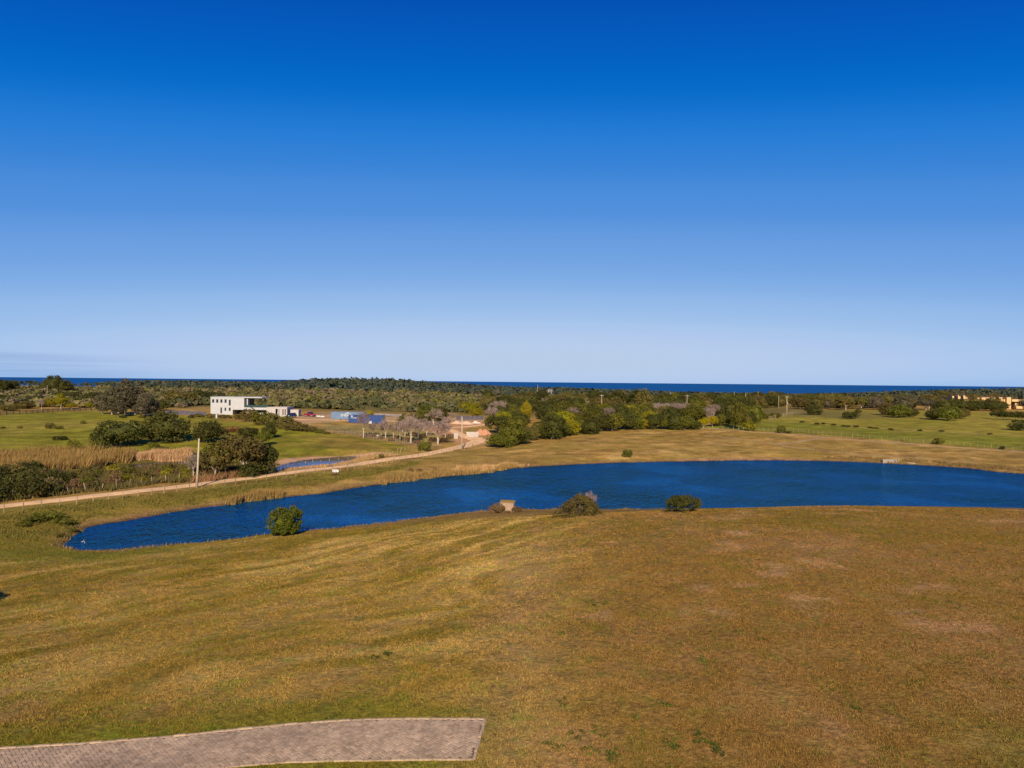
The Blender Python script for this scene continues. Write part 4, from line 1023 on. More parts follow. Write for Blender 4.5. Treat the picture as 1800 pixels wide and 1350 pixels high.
for px, d, w, h, m in ((1085,340,8,11.5,D),(1120,345,9,12.0,D),(1132,338,8,11.5,O),(1105,350,9,10,D)):
    x, y = pd(px, d); place('gum%d' % rs.randrange(3), (x, y), w, h, m, 'tall {c} tree rising above the wood near the power poles', 'tall trees above the wood', name='tall_tree')
for k in range(9):
    x, y = pd(1155 + k * 6 + rs.uniform(-2, 2), 292 + rs.uniform(-8, 10)); bare(k, (x, y), 5.5, 6.5, 'leafless greyish pink tree in the wood', 'leafless trees in the wood')
for px, d in ((1246, 262), (1070, 262), (1010, 262), (1255, 300)):
    x, y = pd(px, d); bare(k, (x, y), 5.5, 6.0, 'leafless greyish pink tree in the wood', 'leafless trees in the wood')
# around the green field on the right
veg('thorn0', 1237, 752, 20, 17, YL, 'yellow flowering tree at the corner of the dry field by the fence', name='flowering_tree', bark='pale_bark')
veg('thorn1', 1252, 750, 20, 18, YL, 'golden tree behind the fence next to the flowering corner tree', name='flowering_tree')
veg('round2', 1299, 754, 30, 46, G, 'tall green tree standing at the fence of the green field', name='field_tree')
veg('shrub2', 1317, 757, 22, 18, YG, 'yellow green bush at the fence below the tall field tree', name='field_bush', cat='bush')
veg('shrub0', 1373, 761, 17, 13, G, 'small round bush on the fence line of the green field', name='fence_bush', cat='bush')
veg('shrub1', 1386, 762, 9, 5, D, 'tiny dark shrub beside the fence bush', name='fence_shrub', cat='shrub')
veg('shrub3', 1649, 781, 20, 11, G, 'low bush on the fence line near the culvert', name='fence_bush', cat='bush')
veg('shrub2', 1762, 790, 10, 6, D, 'small dark shrub at the fence near the right hand bush', name='fence_shrub', cat='shrub')
veg('shrub0', 1103, 803, 20, 13, G, 'lone feathery green bush in the dry field above the lake', name='lone_bush', cat='bush')
for k in range(9): veg('round*', 1258 + k * 9, 749 - k * 0.6, 18, 18 + rs.uniform(-3, 4), rs.choice([D, G, O]), '{c} tree in the row behind the fence of the green field', 'tree row behind the fence', name='row_tree')
for px, py, w, h, m in ((1430,729,30,15,D),(1496,736,30,13,D),(1509,726,11,7,D),(1580,734,40,22,G),(1560,730,30,20,O),(1600,733,26,16,D),(1645,738,34,22,D),(1668,739,40,26,G),(1690,736,26,18,O),(1345,736,18,9,G),(1363,735,20,10,G)):
    veg('round*', px, py, w, h, m, 'rounded {c} tree at the edge of the right pasture', 'trees along the right pasture', name='pasture_tree')
veg('round1', 1794, 757, 34, 18, D, 'round dark bush casting a shadow on the right pasture', name='pasture_bush', cat='bush')
for k in range(7): veg('thorn%d' % (k % 3), 1752 + k * 11, 737 + k * 0.6, 18, 15, D, 'trimmed tree in the row before the peach house', 'tree row before the peach house', name='row_tree', bark='pale_bark')
for px, py in ((1436,746),(1447,746),(1465,748),(1483,750),(1490,751),(1505,751),(1530,753),(1540,754),(1566,756),(1617,758),(1655,759),(1410,743),(1740,764)):
    veg('shrub*', px, py, 9, 3.5, D, 'tiny dark shrub along the ditch across the right field', 'shrubs along the field ditch', name='ditch_shrub', cat='shrub')
scatter(46, (1400, 1660), (395, 520), [O, D, O, GR], (7, 12), ['round', 'round', 'thorn'], '{s} {c} tree in the wood beyond the right pasture', 'wood beyond the right pasture', name='woodland_tree', mind=6.5)
scatter(30, (1640, 1830), (445, 560), [O, GR, O], (8, 13), ['round'], '{s} {c} tree on the slope by the peach house', 'trees by the peach house', name='woodland_tree', mind=7, test=lambda px, d: not (px > 1690 and d > 470))
for px, py, w, h in ((1660,724,34,22),(1676,723,34,21),(1690,722,34,20),(1708,722,36,18),(1742,722,40,17),(1756,720,34,14),(1720,721,44,16),(1700,722,34,16),(1736,718,30,15)):
    veg('round*', px, py, w, h, D, 'dark tree directly in front of the peach house', 'trees in front of the peach house', name='woodland_tree')
scatter(46, (1290, 1480), (430, 600), [O, D, G, D], (7, 11), ['round', 'thorn'], '{s} {c} tree in the wood around the tall concrete poles', 'wood around the tall poles', name='woodland_tree', mind=8)
# dark rounded trees on the skyline at the left
for px, d, w, h in ((96,620,14,15),(88,625,13,13),(108,622,13,12.5),(118,626,11,10),(78,628,9,10),(20,640,11,11.5),(5,630,12,12)):
    x, y = pd(px, d); place('round%d' % rs.randrange(4), (x, y), w, h, D, 'dark spreading tree on the skyline at the left', 'skyline trees at the left', name='skyline_tree')
# scrub between the road and the marsh
sp = [(p.x, p.y) for p in atl([(-120,900),(0,882),(90,872),(170,862),(330,843),(335,828),(250,824),(190,829),(90,833),(0,842),(-120,850)])]
n = 0
while n < 140:
    x = rs.uniform(min(q[0] for q in sp), max(q[0] for q in sp)); y = rs.uniform(min(q[1] for q in sp), max(q[1] for q in sp))
    if not inpoly(np.array([x]), np.array([y]), sp)[0]: continue
    lf = 900 + x / y * FPX < 120
    w = rs.uniform(1.4, 3.2) * (1.45 if lf else 0.9)
    place('shrub%d' % rs.randrange(4), (x, y), w, w * rs.uniform(0.45, 0.75), rs.choice([D, D, D, O, DR, D] if lf else [O, DR, YG, G, O]), 'tangled {c} scrub bush between the dirt road and the marsh', 'scrub between road and marsh', name='scrub_bush', cat='bush')
    n += 1
# dry shrubs around the concrete block and along the reeds
p = at(891, 901)
for dx, dy, w, h in ((-1.25, 0.3, 1.9, 1.35), (-0.75, -0.35, 1.2, 1.05), (-1.75, 0.9, 1.4, 1.0), (1.25, -0.25, 1.3, 0.85), (1.55, 0.5, 1.0, 0.7), (0.15, -0.35, 0.9, 0.32)):
    place('shrub%d' % rs.randrange(4), (p.x + dx, p.y + dy), w, h, DR, 'dry brown shrub leaning against the concrete block', 'dry shrubs at the concrete block', name='dry_shrub', cat='shrub')
for px, py in ((722,829),(738,829),(766,828),(590,836),(505,846)):
    veg('shrub*', px, py, 11, 6, DR, 'small brown shrub on the grassy bank above the reeds', 'brown shrubs on the lake bank', name='dry_shrub', cat='shrub')

# ------------------------------------------------------------------ fences
post_b = MB(); post_b.box(-0.045, 0.045, -0.045, 0.045, -0.3, 1.0, 0.010); POST = post_b.mesh('post', 'fence_wood')
def resample(P, step):
    P = [np.array(p[:2], float) for p in P]; out = [P[0]]; acc = 0.0
    for a_, b_ in zip(P[:-1], P[1:]):
        ln = np.hypot(*(b_ - a_)); pos = step - acc
        while pos <= ln: out.append(a_ + (b_ - a_) * pos / ln); pos += step
        acc = (acc + ln) % step
    return out
def fence(name, label, pix, step, h, mat='fence_wood', thick=1.0, wires=(0.45, 0.8, 1.1), lean=0.05, hvar=0.12, rail=None, pts=None):
    Q = resample(smooth_poly([(p.x, p.y) for p in (pts or atl(pix))], 6, False), step)
    o = thing(name, label, 'fence', (Q[0][0], Q[0][1], hgt(*Q[0])))
    base = Vector(o.location)
    for i, q in enumerate(Q):
        ps = link('post', POST, o); ps.location = Vector((q[0], q[1], hgt(*q))) - base
        big = 1.35 if i % 6 == 0 else 1.0
        ps.scale = (thick * big, thick * big, h * random.uniform(1 - hvar, 1 + hvar) * (1.08 if big > 1 else 1)); ps.rotation_euler = (random.gauss(0, lean), random.gauss(0, lean), random.uniform(0, 1.5)); 
        if mat != 'fence_wood': setmat(ps, mat)
    for wz in wires:
        b = MB(); b.tube([(q[0] - base.x, q[1] - base.y, hgt(*q) + wz - base.z) for q in Q], 0.006, 3, False); link('wire', b.mesh('wire', 'wire'), o)
    if rail:
        for wz in rail:
            b = MB()
            for a_, c_ in zip(Q[:-1], Q[1:]):
                za = hgt(*a_) + wz; zc = hgt(*c_) + wz; d = (c_ - a_) / (np.hypot(*(c_ - a_)) + 1e-9); nn = np.array((d[1], -d[0])) * 0.07
                vs = []
                for (pp, zz) in ((a_, za), (c_, zc)):
                    for s_ in (1.0, 1.5):
                        for hz in (0, 0.16): vs.append((pp[0] + nn[0] * s_ - base.x, pp[1] + nn[1] * s_ - base.y, zz + hz - base.z))
                b.add(vs, [(0,1,5,4),(2,6,7,3),(0,4,6,2),(1,3,7,5)])
            link('rail', b.mesh('rail', mat), o)
    return o
fence('wire_fence', 'long wire fence of pale wooden posts between dirt road and lake', [(-60,911),(7,902),(57,896.5),(105,891),(170,882.5),(211,877),(251,872.5),(306,865),(341,861),(389,855.5),(420,851.5),(517,838),(575,831),(645,822),(694,814),(730,808),(772,800),(820,790),(845,786),(862,784)], 2.15, 1.15)
fence('wire_fence', 'leaning post fence on the marsh side of the dirt road', [(-40,888),(15,880),(65,874),(126,868),(172,863),(205,859),(239,854.5),(271,850),(303,847),(333,843)], 2.4, 1.3, lean=0.12, hvar=0.25)
fence('wire_fence', 'post fence between the small pond and the dirt road', [(484,826),(520,823),(584,815),(640,807),(685,801),(707,795),(733,789)], 2.3, 1.25, lean=0.08, hvar=0.2)
fence('wire_fence', 'white post fence between dry field and green pasture', [(1235,755),(1324,757.5),(1404,760),(1479,768),(1545,773),(1612,778.5),(1689,784),(1775,791),(1840,796)], 1.65, 1.2, thick=0.65)
fence('paling_fence', 'weathered grey paling fence below the leafless trees', [(585,761),(620,765),(655,772.5),(690,778),(725,783),(765,788),(773,789)], 0.75, 1.25, 'fence_grey', 1.3, wires=(0.5, 1.0), hvar=0.3, lean=0.06)
fence('board_fence', 'black three rail board fence along the far side of the left field', [(-60,733),(0,730),(60,727),(110,724),(165,722)], 2.0, 1.35, 'fence_dark', 1.6, wires=(), rail=(0.3, 0.72, 1.12), lean=0.01, hvar=0.03)
fence('wire_fence', 'dark post fence crossing the grass below the containers', [(540,752),(565,755),(585,760)], 2.2, 1.1, 'fence_grey')
fence('yard_fence', 'low dark rail fence along the yard behind the containers', [(560,729),(600,729.5),(655,731),(700,733),(745,735)], 2.6, 1.1, 'fence_grey', 1.2, wires=(), rail=(0.4, 0.85), lean=0.02)
fence('wire_fence', 'post fence climbing the rise beside the tall concrete pole', [(1352,739),(1370,734),(1390,729),(1412,726)], 2.6, 1.6, 'fence_wood', 1.3)
def panel_wall(name, label, pix, h, th, mat, npan, gap=0.05):
    P = atl(pix); Q = [np.array((p.x, p.y)) for p in P]
    o = thing(name, label, 'fence' if 'fence' in name else 'wall', (Q[0][0], Q[0][1], hgt(*Q[0]))); base = Vector(o.location)
    seg = resample([tuple(q) for q in Q], sum(np.hypot(*(b_ - a_)) for a_, b_ in zip(Q[:-1], Q[1:])) / npan - 1e-3)
    for a_, c_ in zip(seg[:-1], seg[1:]):
        d = c_ - a_; ln = np.hypot(*d); z = min(hgt(*a_), hgt(*c_)); b = MB(); b.box(gap, ln - gap, -th/2, th/2, -0.3, h * random.uniform(0.95, 1.05))
        e = link('panel', b.mesh('panel', mat), o); e.location = (a_[0] - base.x, a_[1] - base.y, z - base.z); e.rotation_euler = (0, 0, math.atan2(d[1], d[0]))
        b = MB(); b.box(-0.06, 0.06, -0.09, 0.09, -0.3, h + 0.15); e = link('post', b.mesh('post', 'fence_grey'), o); e.location = (a_[0] - base.x, a_[1] - base.y, z - base.z)
    return o
panel_wall('shade_fence', 'dark grey shade cloth fence left of the white house', [(292,729),(320,729),(345,730),(363,731)], 1.5, 0.05, 'shade_cloth', 7)
panel_wall('shade_fence', 'dark purple panel fence behind the sand heaps', [(802,738),(822,738),(850,738)], 1.5, 0.05, 'shade_cloth', 6)
panel_wall('garden_wall', 'low pale grey wall behind the yellow bush', [(655,730),(680,731),(712,733)], 0.9, 0.2, 'pale_wall', 4, 0.0)

# ------------------------------------------------------------------ utility poles
def pole(px, py, h, label, arms=1, group=None, d=None, lean=0.0, box=False):
    p = at(px, py) if d is None else Vector((*pd(px, d), 0)); z = hgt(p.x, p.y)
    o = thing('utility_pole', label, 'pole', (p.x, p.y, z), R(8), group); o.rotation_euler = (0, lean, R(8))
    b = MB(); rp = 0.7 if d else 1.0; b.tube([(0,0,-0.4),(0,0,h*0.5),(0,0,h)], [0.20 * rp, 0.165 * rp, 0.12 * rp], 8); link('shaft', b.mesh('shaft', 'concrete_pole'), o)
    for k in range(arms):
        b = MB(); b.box(-0.95, 0.95, -0.19, -0.125, h - 0.55 - k * 0.9, h - 0.42 - k * 0.9, 0.01); a_ = link('crossarm', b.mesh('crossarm', 'concrete_pole'), o)
        for s_ in (-0.8, 0, 0.8):
            if s_ == 0: continue
            b = MB(); b.tube([(s_, -0.155, h - 0.43 - k * 0.9), (s_, -0.155, h - 0.36 - k * 0.9), (s_, -0.155, h - 0.24 - k * 0.9)], [0.03, 0.06, 0.03], 6); link('insulator', b.mesh('insulator', 'grey_print'), a_)
    if box:
        b = MB(); b.tube([(0, -0.42, h*0.55), (0, -0.42, h*0.55+0.9)], 0.26, 10); link('transformer', b.mesh('transformer', 'grey_wall'), o)
    return o
pole(346, 857, 8.1, 'plain concrete pole on the verge beside the dirt road', arms=0, lean=0.035)
bq = MB()
pole(812, 790, 8.6, 'tall pale concrete pole at the road junction by the white blocks', arms=0, lean=-0.005)
pole(1058, 0, 10.0, 'concrete pole with crossarm rising above the thicket', 1, d=300)
pole(1208, 0, 9.5, 'concrete pole with crossarm beside the pinkish leafless trees', 1, d=330)
pole(1383, 729, 9.0, 'tall concrete pole with transformer at the pasture corner', 1, box=True)
pole(1369, 0, 8.0, 'slim pole standing in front of the wood next to the transformer pole', 0, d=430)
pole(1311, 0, 9.0, 'concrete pole above the trees behind the green field', 0, d=440)
for px, d, h in ((1291, 520, 9), (1333, 560, 9), (945, 560, 13), (1146, 420, 8), (83, 520, 8)):
    pole(px, 0, h, 'distant thin pole standing in the woods', 0, 'distant poles in the woods', d=d)

# ------------------------------------------------------------------ white modern house
def wall_open(b, x0, x1, z0, z1, y0, y1, ops):
    """wall slab in the XZ plane with rectangular openings"""
    xs = sorted({x0, x1, *[o_[0] for o_ in ops], *[o_[1] for o_ in ops]}); zs = sorted({z0, z1, *[o_[2] for o_ in ops], *[o_[3] for o_ in ops]})
    for xa, xb in zip(xs[:-1], xs[1:]):
        run = None
        for za, zb in zip(zs[:-1], zs[1:]):
            mx_, mz_ = (xa + xb) / 2, (za + zb) / 2
            if any(o_[0] < mx_ < o_[1] and o_[2] < mz_ < o_[3] for o_ in ops): continue
            b.box(xa, xb, y0, y1, za, zb)
def window(o, x0, x1, z0, z1, y, name='window'):
    e = 0.08; b = MB()
    b.box(x0, x1, y, y + 0.08, z0, z0 + e); b.box(x0, x1, y, y + 0.08, z1 - e, z1); b.box(x0, x0 + e, y + 0.002, y + 0.078, z0 + e, z1 - e); b.box(x1 - e, x1, y + 0.002, y + 0.078, z0 + e, z1 - e)
    f_ = link(name, b.mesh(name, 'grey_print'), o)
    b = MB(); b.box(x0 + e, x1 - e, y + 0.03, y + 0.05, z0 + e, z1 - e); link('pane', b.mesh('pane', 'glass'), f_)
p = at(366, 728); hz = 5.15
H = thing('modern_house', 'white flat roofed two storey modern house with small dark windows and grey wing', 'house', (p.x, p.y + 2.0, hz), R(1.5))
up = [(0.5, 1.35), (2.0, 2.85), (3.55, 4.4), (5.1, 5.95)]
ops = [(a_, c_, 4.85, 6.2) for a_, c_ in up] + [(6.7, 7.45, 3.85, 6.1)] + [(3.6, 4.25, 0.9, 3.15), (5.15, 5.8, 1.85, 3.1), (6.7, 7.45, 1.85, 3.1)]
b = MB(); wall_open(b, 0, 8.2, -1.0, 6.75, 0, 0.25, ops); b.box(8.2, 12.4, 0, 0.25, 2.5, 6.75)
b.box(0, 0.25, 0.25, 8.0, -1.0, 6.75); b.box(0.25, 12.4, 7.75, 8.0, -1.0, 6.75); b.box(8.0, 8.2, 0.25, 7.75, -1.0, 2.5); b.box(12.15, 12.4, 0.25, 1.4, 3.0, 6.75)
link('wall', b.mesh('wall', 'white_wall'), H)
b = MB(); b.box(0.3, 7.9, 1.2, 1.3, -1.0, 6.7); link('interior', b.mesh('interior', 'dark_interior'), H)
b = MB(); b.box(-0.1, 19.0, -0.12, 8.1, 6.752, 7.1, 0.02); link('roof', b.mesh('roof', 'white_wall'), H)
for a_, c_ in up: window(H, a_, c_, 4.85, 6.2, 0.12)
window(H, 6.7, 7.45, 3.85, 6.1, 0.12); window(H, 5.15, 5.8, 1.85, 3.1, 0.12); window(H, 6.7, 7.45, 1.85, 3.1, 0.12); window(H, 3.6, 4.25, 0.9, 3.15, 0.12, 'door')
window(H, 12.45, 13.2, 3.35, 6.7, 0.6, 'tall_window')
b = MB(); b.box(13.25, 13.6, 0.5, 0.9, 3.3, 6.75); link('column', b.mesh('column', 'white_wall'), H)
b = MB(); b.box(13.7, 14.0, 0.9, 6.5, 3.3, 6.75); link('dark_screen', b.mesh('dark_screen', 'dark_interior'), H)
# lower wing with the carport
b = MB(); b.box(8.2, 21.7, -0.4, 0.2, 2.35, 3.25); b.box(8.2, 22.0, 0.2, 8.0, 3.0, 3.27); link('carport_beam', b.mesh('carport_beam', 'white_wall'), H)
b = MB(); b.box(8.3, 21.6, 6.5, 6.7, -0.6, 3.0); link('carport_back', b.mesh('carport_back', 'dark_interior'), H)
for xa, xb in ((12.8, 15.3),):
    b = MB(); b.box(xa, xb, -0.1, 0.15, -0.6, 2.35); link('pier', b.mesh('pier', 'grey_wall'), H)
b = MB(); b.box(15.3, 15.55, -0.12, 0.2, -0.6, 2.35); b.box(21.3, 21.6, -0.12, 0.2, -0.6, 2.35); link('post', b.mesh('post', 'white_wall'), H)
b = MB(); b.box(12.6, 21.5, -0.25, -0.2, 3.3, 4.15); link('balcony_rail', b.mesh('balcony_rail', 'rail_glass'), H)
b = MB(); wall_open(b, 21.7, 29.2, -0.6, 3.55, -3.0, -2.75, [(25.0, 26.1, -0.6, 2.9), (27.5, 27.95, 0.6, 2.85), (28.3, 28.75, 0.6, 2.85)])
b.box(21.7, 21.95, -2.75, 0.5, -0.6, 3.55); b.box(28.95, 29.2, -2.75, 6.0, -0.6, 3.55); b.box(21.95, 28.95, -2.75, 6.0, 3.2, 3.5)
link('wing', b.mesh('wing', 'grey_wall'), H)
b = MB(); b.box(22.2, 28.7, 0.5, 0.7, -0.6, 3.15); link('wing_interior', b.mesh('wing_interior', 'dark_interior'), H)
window(H, 27.5, 27.95, 0.6, 2.85, -2.87); window(H, 28.3, 28.75, 0.6, 2.85, -2.87)
b = MB(); b.add([(25.5,-3.05,-0.5),(26.3,-3.6,-0.5),(26.3,-3.6,2.9),(25.8,-3.05,2.9),(25.55,-3.0,-0.5),(26.35,-3.55,-0.5),(26.35,-3.55,2.9),(25.85,-3.0,2.9)], [(0,1,2,3),(7,6,5,4),(0,4,5,1),(3,2,6,7),(1,5,6,2),(0,3,7,4)]); link('open_door', b.mesh('open_door', 'white_wall'), H)
b = MB(); b.box(30.0, 33.0, -1.5, 2.0, -0.8, 2.6, 0.02); link('annex', b.mesh('annex', 'grey_wall'), H)
q = at(381, 735); b = MB(); b.box(-0.28, 0.28, -0.28, 0.28, -0.3, 1.5, 0.03); b.box(-0.36, 0.36, -0.36, 0.36, 1.503, 1.65, 0.02)
o = tag(link('gate_pillar', b.mesh('gate_pillar', 'white_wall')), 'short white pillar on the grass below the white house', 'pillar'); o.location = q

# ------------------------------------------------------------------ cars
def car(px, py, rz, paint, label, kind='suv', loc=None):
    p = at(px, py) if loc is None else Vector(loc); o = thing('parked_car', label, 'car', (p.x, p.y, hgt(p.x, p.y) if loc is None else p.z), rz)
    Lc, W = 4.4, 1.8
    prof = [(-2.2,0.45),(-2.18,0.85),(-2.05,1.0),(-1.2,1.05),(1.0,1.08),(2.1,1.02),(2.2,0.75),(2.2,0.42)]
    top = {'suv': [(-1.15,1.05),(-0.55,1.62),(1.5,1.66),(1.95,1.05)], 'pickup': [(-1.1,1.05),(-0.55,1.65),(0.55,1.66),(0.75,1.05)]}[kind]
    def ext(pr, w0, w1=None):
        bb = MB(); n = len(pr); w1 = w1 or w0
        zmax = max(q_[1] for q_ in pr); zmin = min(q_[1] for q_ in pr)
        wid = lambda z_: w0 + (w1 - w0) * (z_ - zmin) / (zmax - zmin + 1e-6)
        vs = [(x_, -wid(z_)/2, z_) for x_, z_ in pr] + [(x_, wid(z_)/2, z_) for x_, z_ in pr]
        fs = [tuple(range(n))[::-1], tuple(range(n, 2*n))] + [(i, (i+1) % n, (i+1) % n + n, i + n) for i in range(n)]
        bb.add(vs, fs); return bb
    body = link('body', ext(prof, W, W * 0.97).mesh('body', paint), o)
    cab = link('cabin', ext(top, W * 0.95, W * 0.78).mesh('cabin', 'glass'), o)
    rf = ext([(top[1][0]-0.03, top[1][1]-0.02), (top[1][0]+0.1, top[1][1]+0.05), (top[2][0]-0.1, top[2][1]+0.05), (top[2][0]+0.03, top[2][1]-0.02)], W * 0.8, W * 0.76); link('roof', rf.mesh('roof', paint), o)
    for xx in (-1.35, 1.35):
        for s_ in (-1, 1):
            b = MB(); b.tube([(xx, s_ * 0.72, 0.34), (xx, s_ * 0.92, 0.34)], 0.34, 14); w_ = link('wheel', b.mesh('wheel', 'tyre'), o)
            b = MB(); b.tube([(xx, s_ * 0.90, 0.34), (xx, s_ * 0.935, 0.34)], 0.2, 10); link('rim', b.mesh('rim', 'rim'), w_)
    for s_ in (-1, 1):
        b = MB(); b.box(-2.215, -2.14, s_ * 0.62 - 0.2, s_ * 0.62 + 0.2, 0.70, 0.88); link('headlight', b.mesh('headlight', 'lamp_lens'), o)
        b = MB(); b.box(2.14, 2.215, s_ * 0.72 - 0.12, s_ * 0.72 + 0.12, 0.72, 0.95); link('tail_light', b.mesh('tail_light', 'tail_lens'), o)
    return o
car(512, 734, R(70), 'car_blue', 'dark blue car parked at the grey wing of the white house', 'suv')
car(545, 732, R(160), 'car_red', 'dark red pickup parked on the dirt yard', 'pickup')
hm = Matrix.Translation(H.location) @ Matrix.Rotation(R(1.5), 4, 'Z'); c1 = hm @ Vector((18.6, 1.8, 0)); 
car(0, 0, R(95), 'car_white', 'white car parked under the carport of the white house', 'suv', loc=(c1.x, c1.y, hgt(c1.x, c1.y)))

# ------------------------------------------------------------------ shipping containers
def text_mesh(body, size, mat, name):
    cu = bpy.data.curves.new(name, 'FONT'); cu.body = body; cu.size = size; cu.extrude = 0.004
    to = bpy.data.objects.new('tmp', cu); COL.objects.link(to); dg = bpy.context.evaluated_depsgraph_get(); dg.update()
    me = bpy.data.meshes.new_from_object(to.evaluated_get(dg)); bpy.data.objects.remove(to); me.materials.clear(); me.materials.append(MATS[mat]); me.name = name; return me
def container(px, py, rz, mat, label, words, wsize, wpos, logo):
    p = at(px, py); z = hgt(p.x, p.y); o = thing('shipping_container', label, 'container', (p.x, p.y, z), rz)
    Lc, W, Hc = 12.19, 2.44, 2.59; b = MB(); n = 84
    # corrugated long sides
    for yy, sg in ((0.0, -1), (W, 1)):
        vs = []; fs = []
        for i in range(n + 1):
            x = 0.15 + (Lc - 0.3) * i / n; dep = 0.035 if (i // 2) % 2 else 0.0; y = yy - sg * dep
            vs += [(x, y, 0.18), (x, y, Hc - 0.1)]
        for i in range(n): fs.append((2*i, 2*i+2, 2*i+3, 2*i+1) if sg < 0 else (2*i+1, 2*i+3, 2*i+2, 2*i))
        b.add(vs, fs)
    link('side_panel', b.mesh('side_panel', mat), o)
    b = MB(); b.box(0.02, Lc - 0.02, 0.04, W - 0.04, Hc - 0.09, Hc - 0.03); link('roof', b.mesh('roof', mat), o)
    b = MB(); b.box(0.05, 0.12, 0.08, W - 0.08, 0.16, Hc - 0.1); link('end_panel', b.mesh('end_panel', mat), o)
    for k in range(2):
        y0 = 0.1 + k * (W / 2 - 0.08); b = MB(); b.box(Lc - 0.12, Lc - 0.05, y0, y0 + W / 2 - 0.12, 0.18, Hc - 0.12); dr = link('door', b.mesh('door', 'container_end'), o)
        for yb in (y0 + 0.3, y0 + 0.75):
            b = MB(); b.tube([(Lc - 0.02, yb, 0.2), (Lc - 0.02, yb, Hc - 0.15)], 0.025, 5); link('lock_bar', b.mesh('lock_bar', 'grey_print'), dr)
    b = MB()
    for x0 in (0.0, Lc - 0.16):
        for y0 in (-0.02, W - 0.14): b.box(x0, x0 + 0.16, y0, y0 + 0.16, 0.0, Hc)
    link('corner_posts', b.mesh('corner_posts', mat), o)
    b = MB(); b.box(0.16, Lc - 0.16, -0.015, 0.1, 0.02, 0.18); b.box(0.16, Lc - 0.16, W - 0.1, W + 0.015, 0.02, 0.18); b.box(0.16, Lc - 0.16, -0.015, 0.08, Hc - 0.1, Hc); b.box(0.16, Lc - 0.16, W - 0.08, W + 0.015, Hc - 0.1, Hc)
    link('side_rails', b.mesh('side_rails', mat), o)
    tm = link('lettering', text_mesh(words, wsize, 'white_paint', 'lettering'), o); tm.rotation_euler = (R(90), 0, 0); tm.location = (wpos[0], -0.03, wpos[1])
    b = MB()
    if logo == 'square': b.box(0.95, 1.5, -0.032, -0.022, 2.02, 2.4)
    else:
        arc = [(6.3 + 1.0 * math.cos(t_), 1.55 + 0.62 * math.sin(t_)) for t_ in np.linspace(2.9, 0.9, 12)]
        for (xa, za), (xb, zb) in zip(arc[:-1], arc[1:]): b.add([(xa, -0.03, za), (xb, -0.03, zb), (xb, -0.03, zb + 0.2), (xa, -0.03, za + 0.2)], [(0, 1, 2, 3)])
    link('emblem', b.mesh('emblem', 'white_paint'), o)
    return o
container(612.5, 743, R(-13), 'container_blue', 'deep blue shipping container with small white lettering in front of the paler one', 'COMBINES', 0.62, (0.75, 1.45), 'square')
container(582, 736.5, R(-9), 'container_pale', 'faded pale blue shipping container with bold white lettering and a swoosh', 'EMEA S', 1.25, (3.6, 1.0), 'swoosh')
q = at(651, 745); b = MB(); b.box(-0.5, 0.5, -0.4, 0.4, 0.0, 0.85, 0.03); o = tag(link('white_tank', b.mesh('white_tank', 'white_paint')), 'small white box shaped tank standing against the blue container', 'tank'); o.location = q
b = MB(); b.tube([(0, 0, 0.84), (0, 0, 0.95)], 0.2, 10); lid = link('lid', b.mesh('lid', 'white_paint'), o)
q = at(594, 740); b = MB(); b.box(-0.8, 0.8, -0.5, 0.5, 0.0, 0.5, 0.03); o = tag(link('crate', b.mesh('crate', 'concrete')), 'pale crate on the grass below the faded container', 'crate'); o.location = q
for k in range(4):
    b = MB(); b.box(-0.7 + k * 0.37, -0.45 + k * 0.37, -0.515, -0.505, 0.06, 0.44); link('slat', b.mesh('slat', 'fence_wood'), o)
q = at(637.5 + 27, 770); b = MB(); b.tube([(0,0,0),(0,0,0.15),(0,0,0.7),(0,0,0.8)], [0.33,0.38,0.38,0.3], 12); o = tag(link('white_drum', b.mesh('white_drum', 'white_paint')), 'white plastic drum by the paling fence between leafless trees', 'drum'); o.location = q
b = MB(); b.tube([(0,0,0.79),(0,0,0.85)], 0.16, 8); link('lid', b.mesh('lid', 'grey_print'), o)
# pale planks and debris in the yard
for k, (px, py) in enumerate(((560,732.5),(567,733))):
    q = at(px, py); o = thing('plank_stack', 'low stack of white planks on the dirt yard beside the red pickup', 'planks', q, R(10 * k - 5), 'white plank stacks')
    for j in range(4):
        b = MB(); b.box(-0.7, 0.7, -0.3 + 0.005 * j, 0.3 + 0.005 * j, 0.11 * j, 0.11 * j + 0.095); link('plank', b.mesh('plank', 'white_paint'), o)

# ------------------------------------------------------------------ white blocks, gate, heaps at the junction
def block_wall(px, py, rz, nx_, nz_, bw, bh, th, label):
    p = at(px, py); o = thing('block_stack', label, 'blocks', (p.x, p.y, hgt(p.x, p.y) - 0.05), rz)
    bb = MB(); bb.box(0.01, bw - 0.01, 0, th, 0.008, bh - 0.008, 0.02); me = bb.mesh('block', 'block_white')
    for j in range(nz_):
        for i in range(nx_):
            e = link('block', me, o); e.location = (i * bw + (bw * 0.3 if j % 2 else 0) - nx_ * bw / 2, random.gauss(0, 0.012), j * bh)
    return o
block_wall(830, 768, R(8), 8, 5, 0.46, 0.31, 0.9, 'long stack of white concrete blocks beside the red soil heap')
block_wall(801, 771, R(0), 3, 6, 0.40, 0.28, 0.8, 'narrow tall stack of white concrete blocks next to the gate')
q = at(797, 771); q2 = at(784, 770); o = thing('field_gate', 'dark wooden field gate next to the narrow block stack', 'gate', q, math.atan2(q2.y - q.y, q2.x - q.x)); ln = math.hypot(q2.x - q.x, q2.y - q.y)
for xx in (0.05, ln):
    b = MB(); b.box(xx - 0.09, xx + 0.09, -0.09, 0.09, -0.3, 1.5); link('post', b.mesh('post', 'fence_dark'), o)
for zz in (0.3, 0.75, 1.2):
    b = MB(); b.box(0.14, ln - 0.09, -0.03, 0.03, zz, zz + 0.13); link('rail', b.mesh('rail', 'fence_dark'), o)
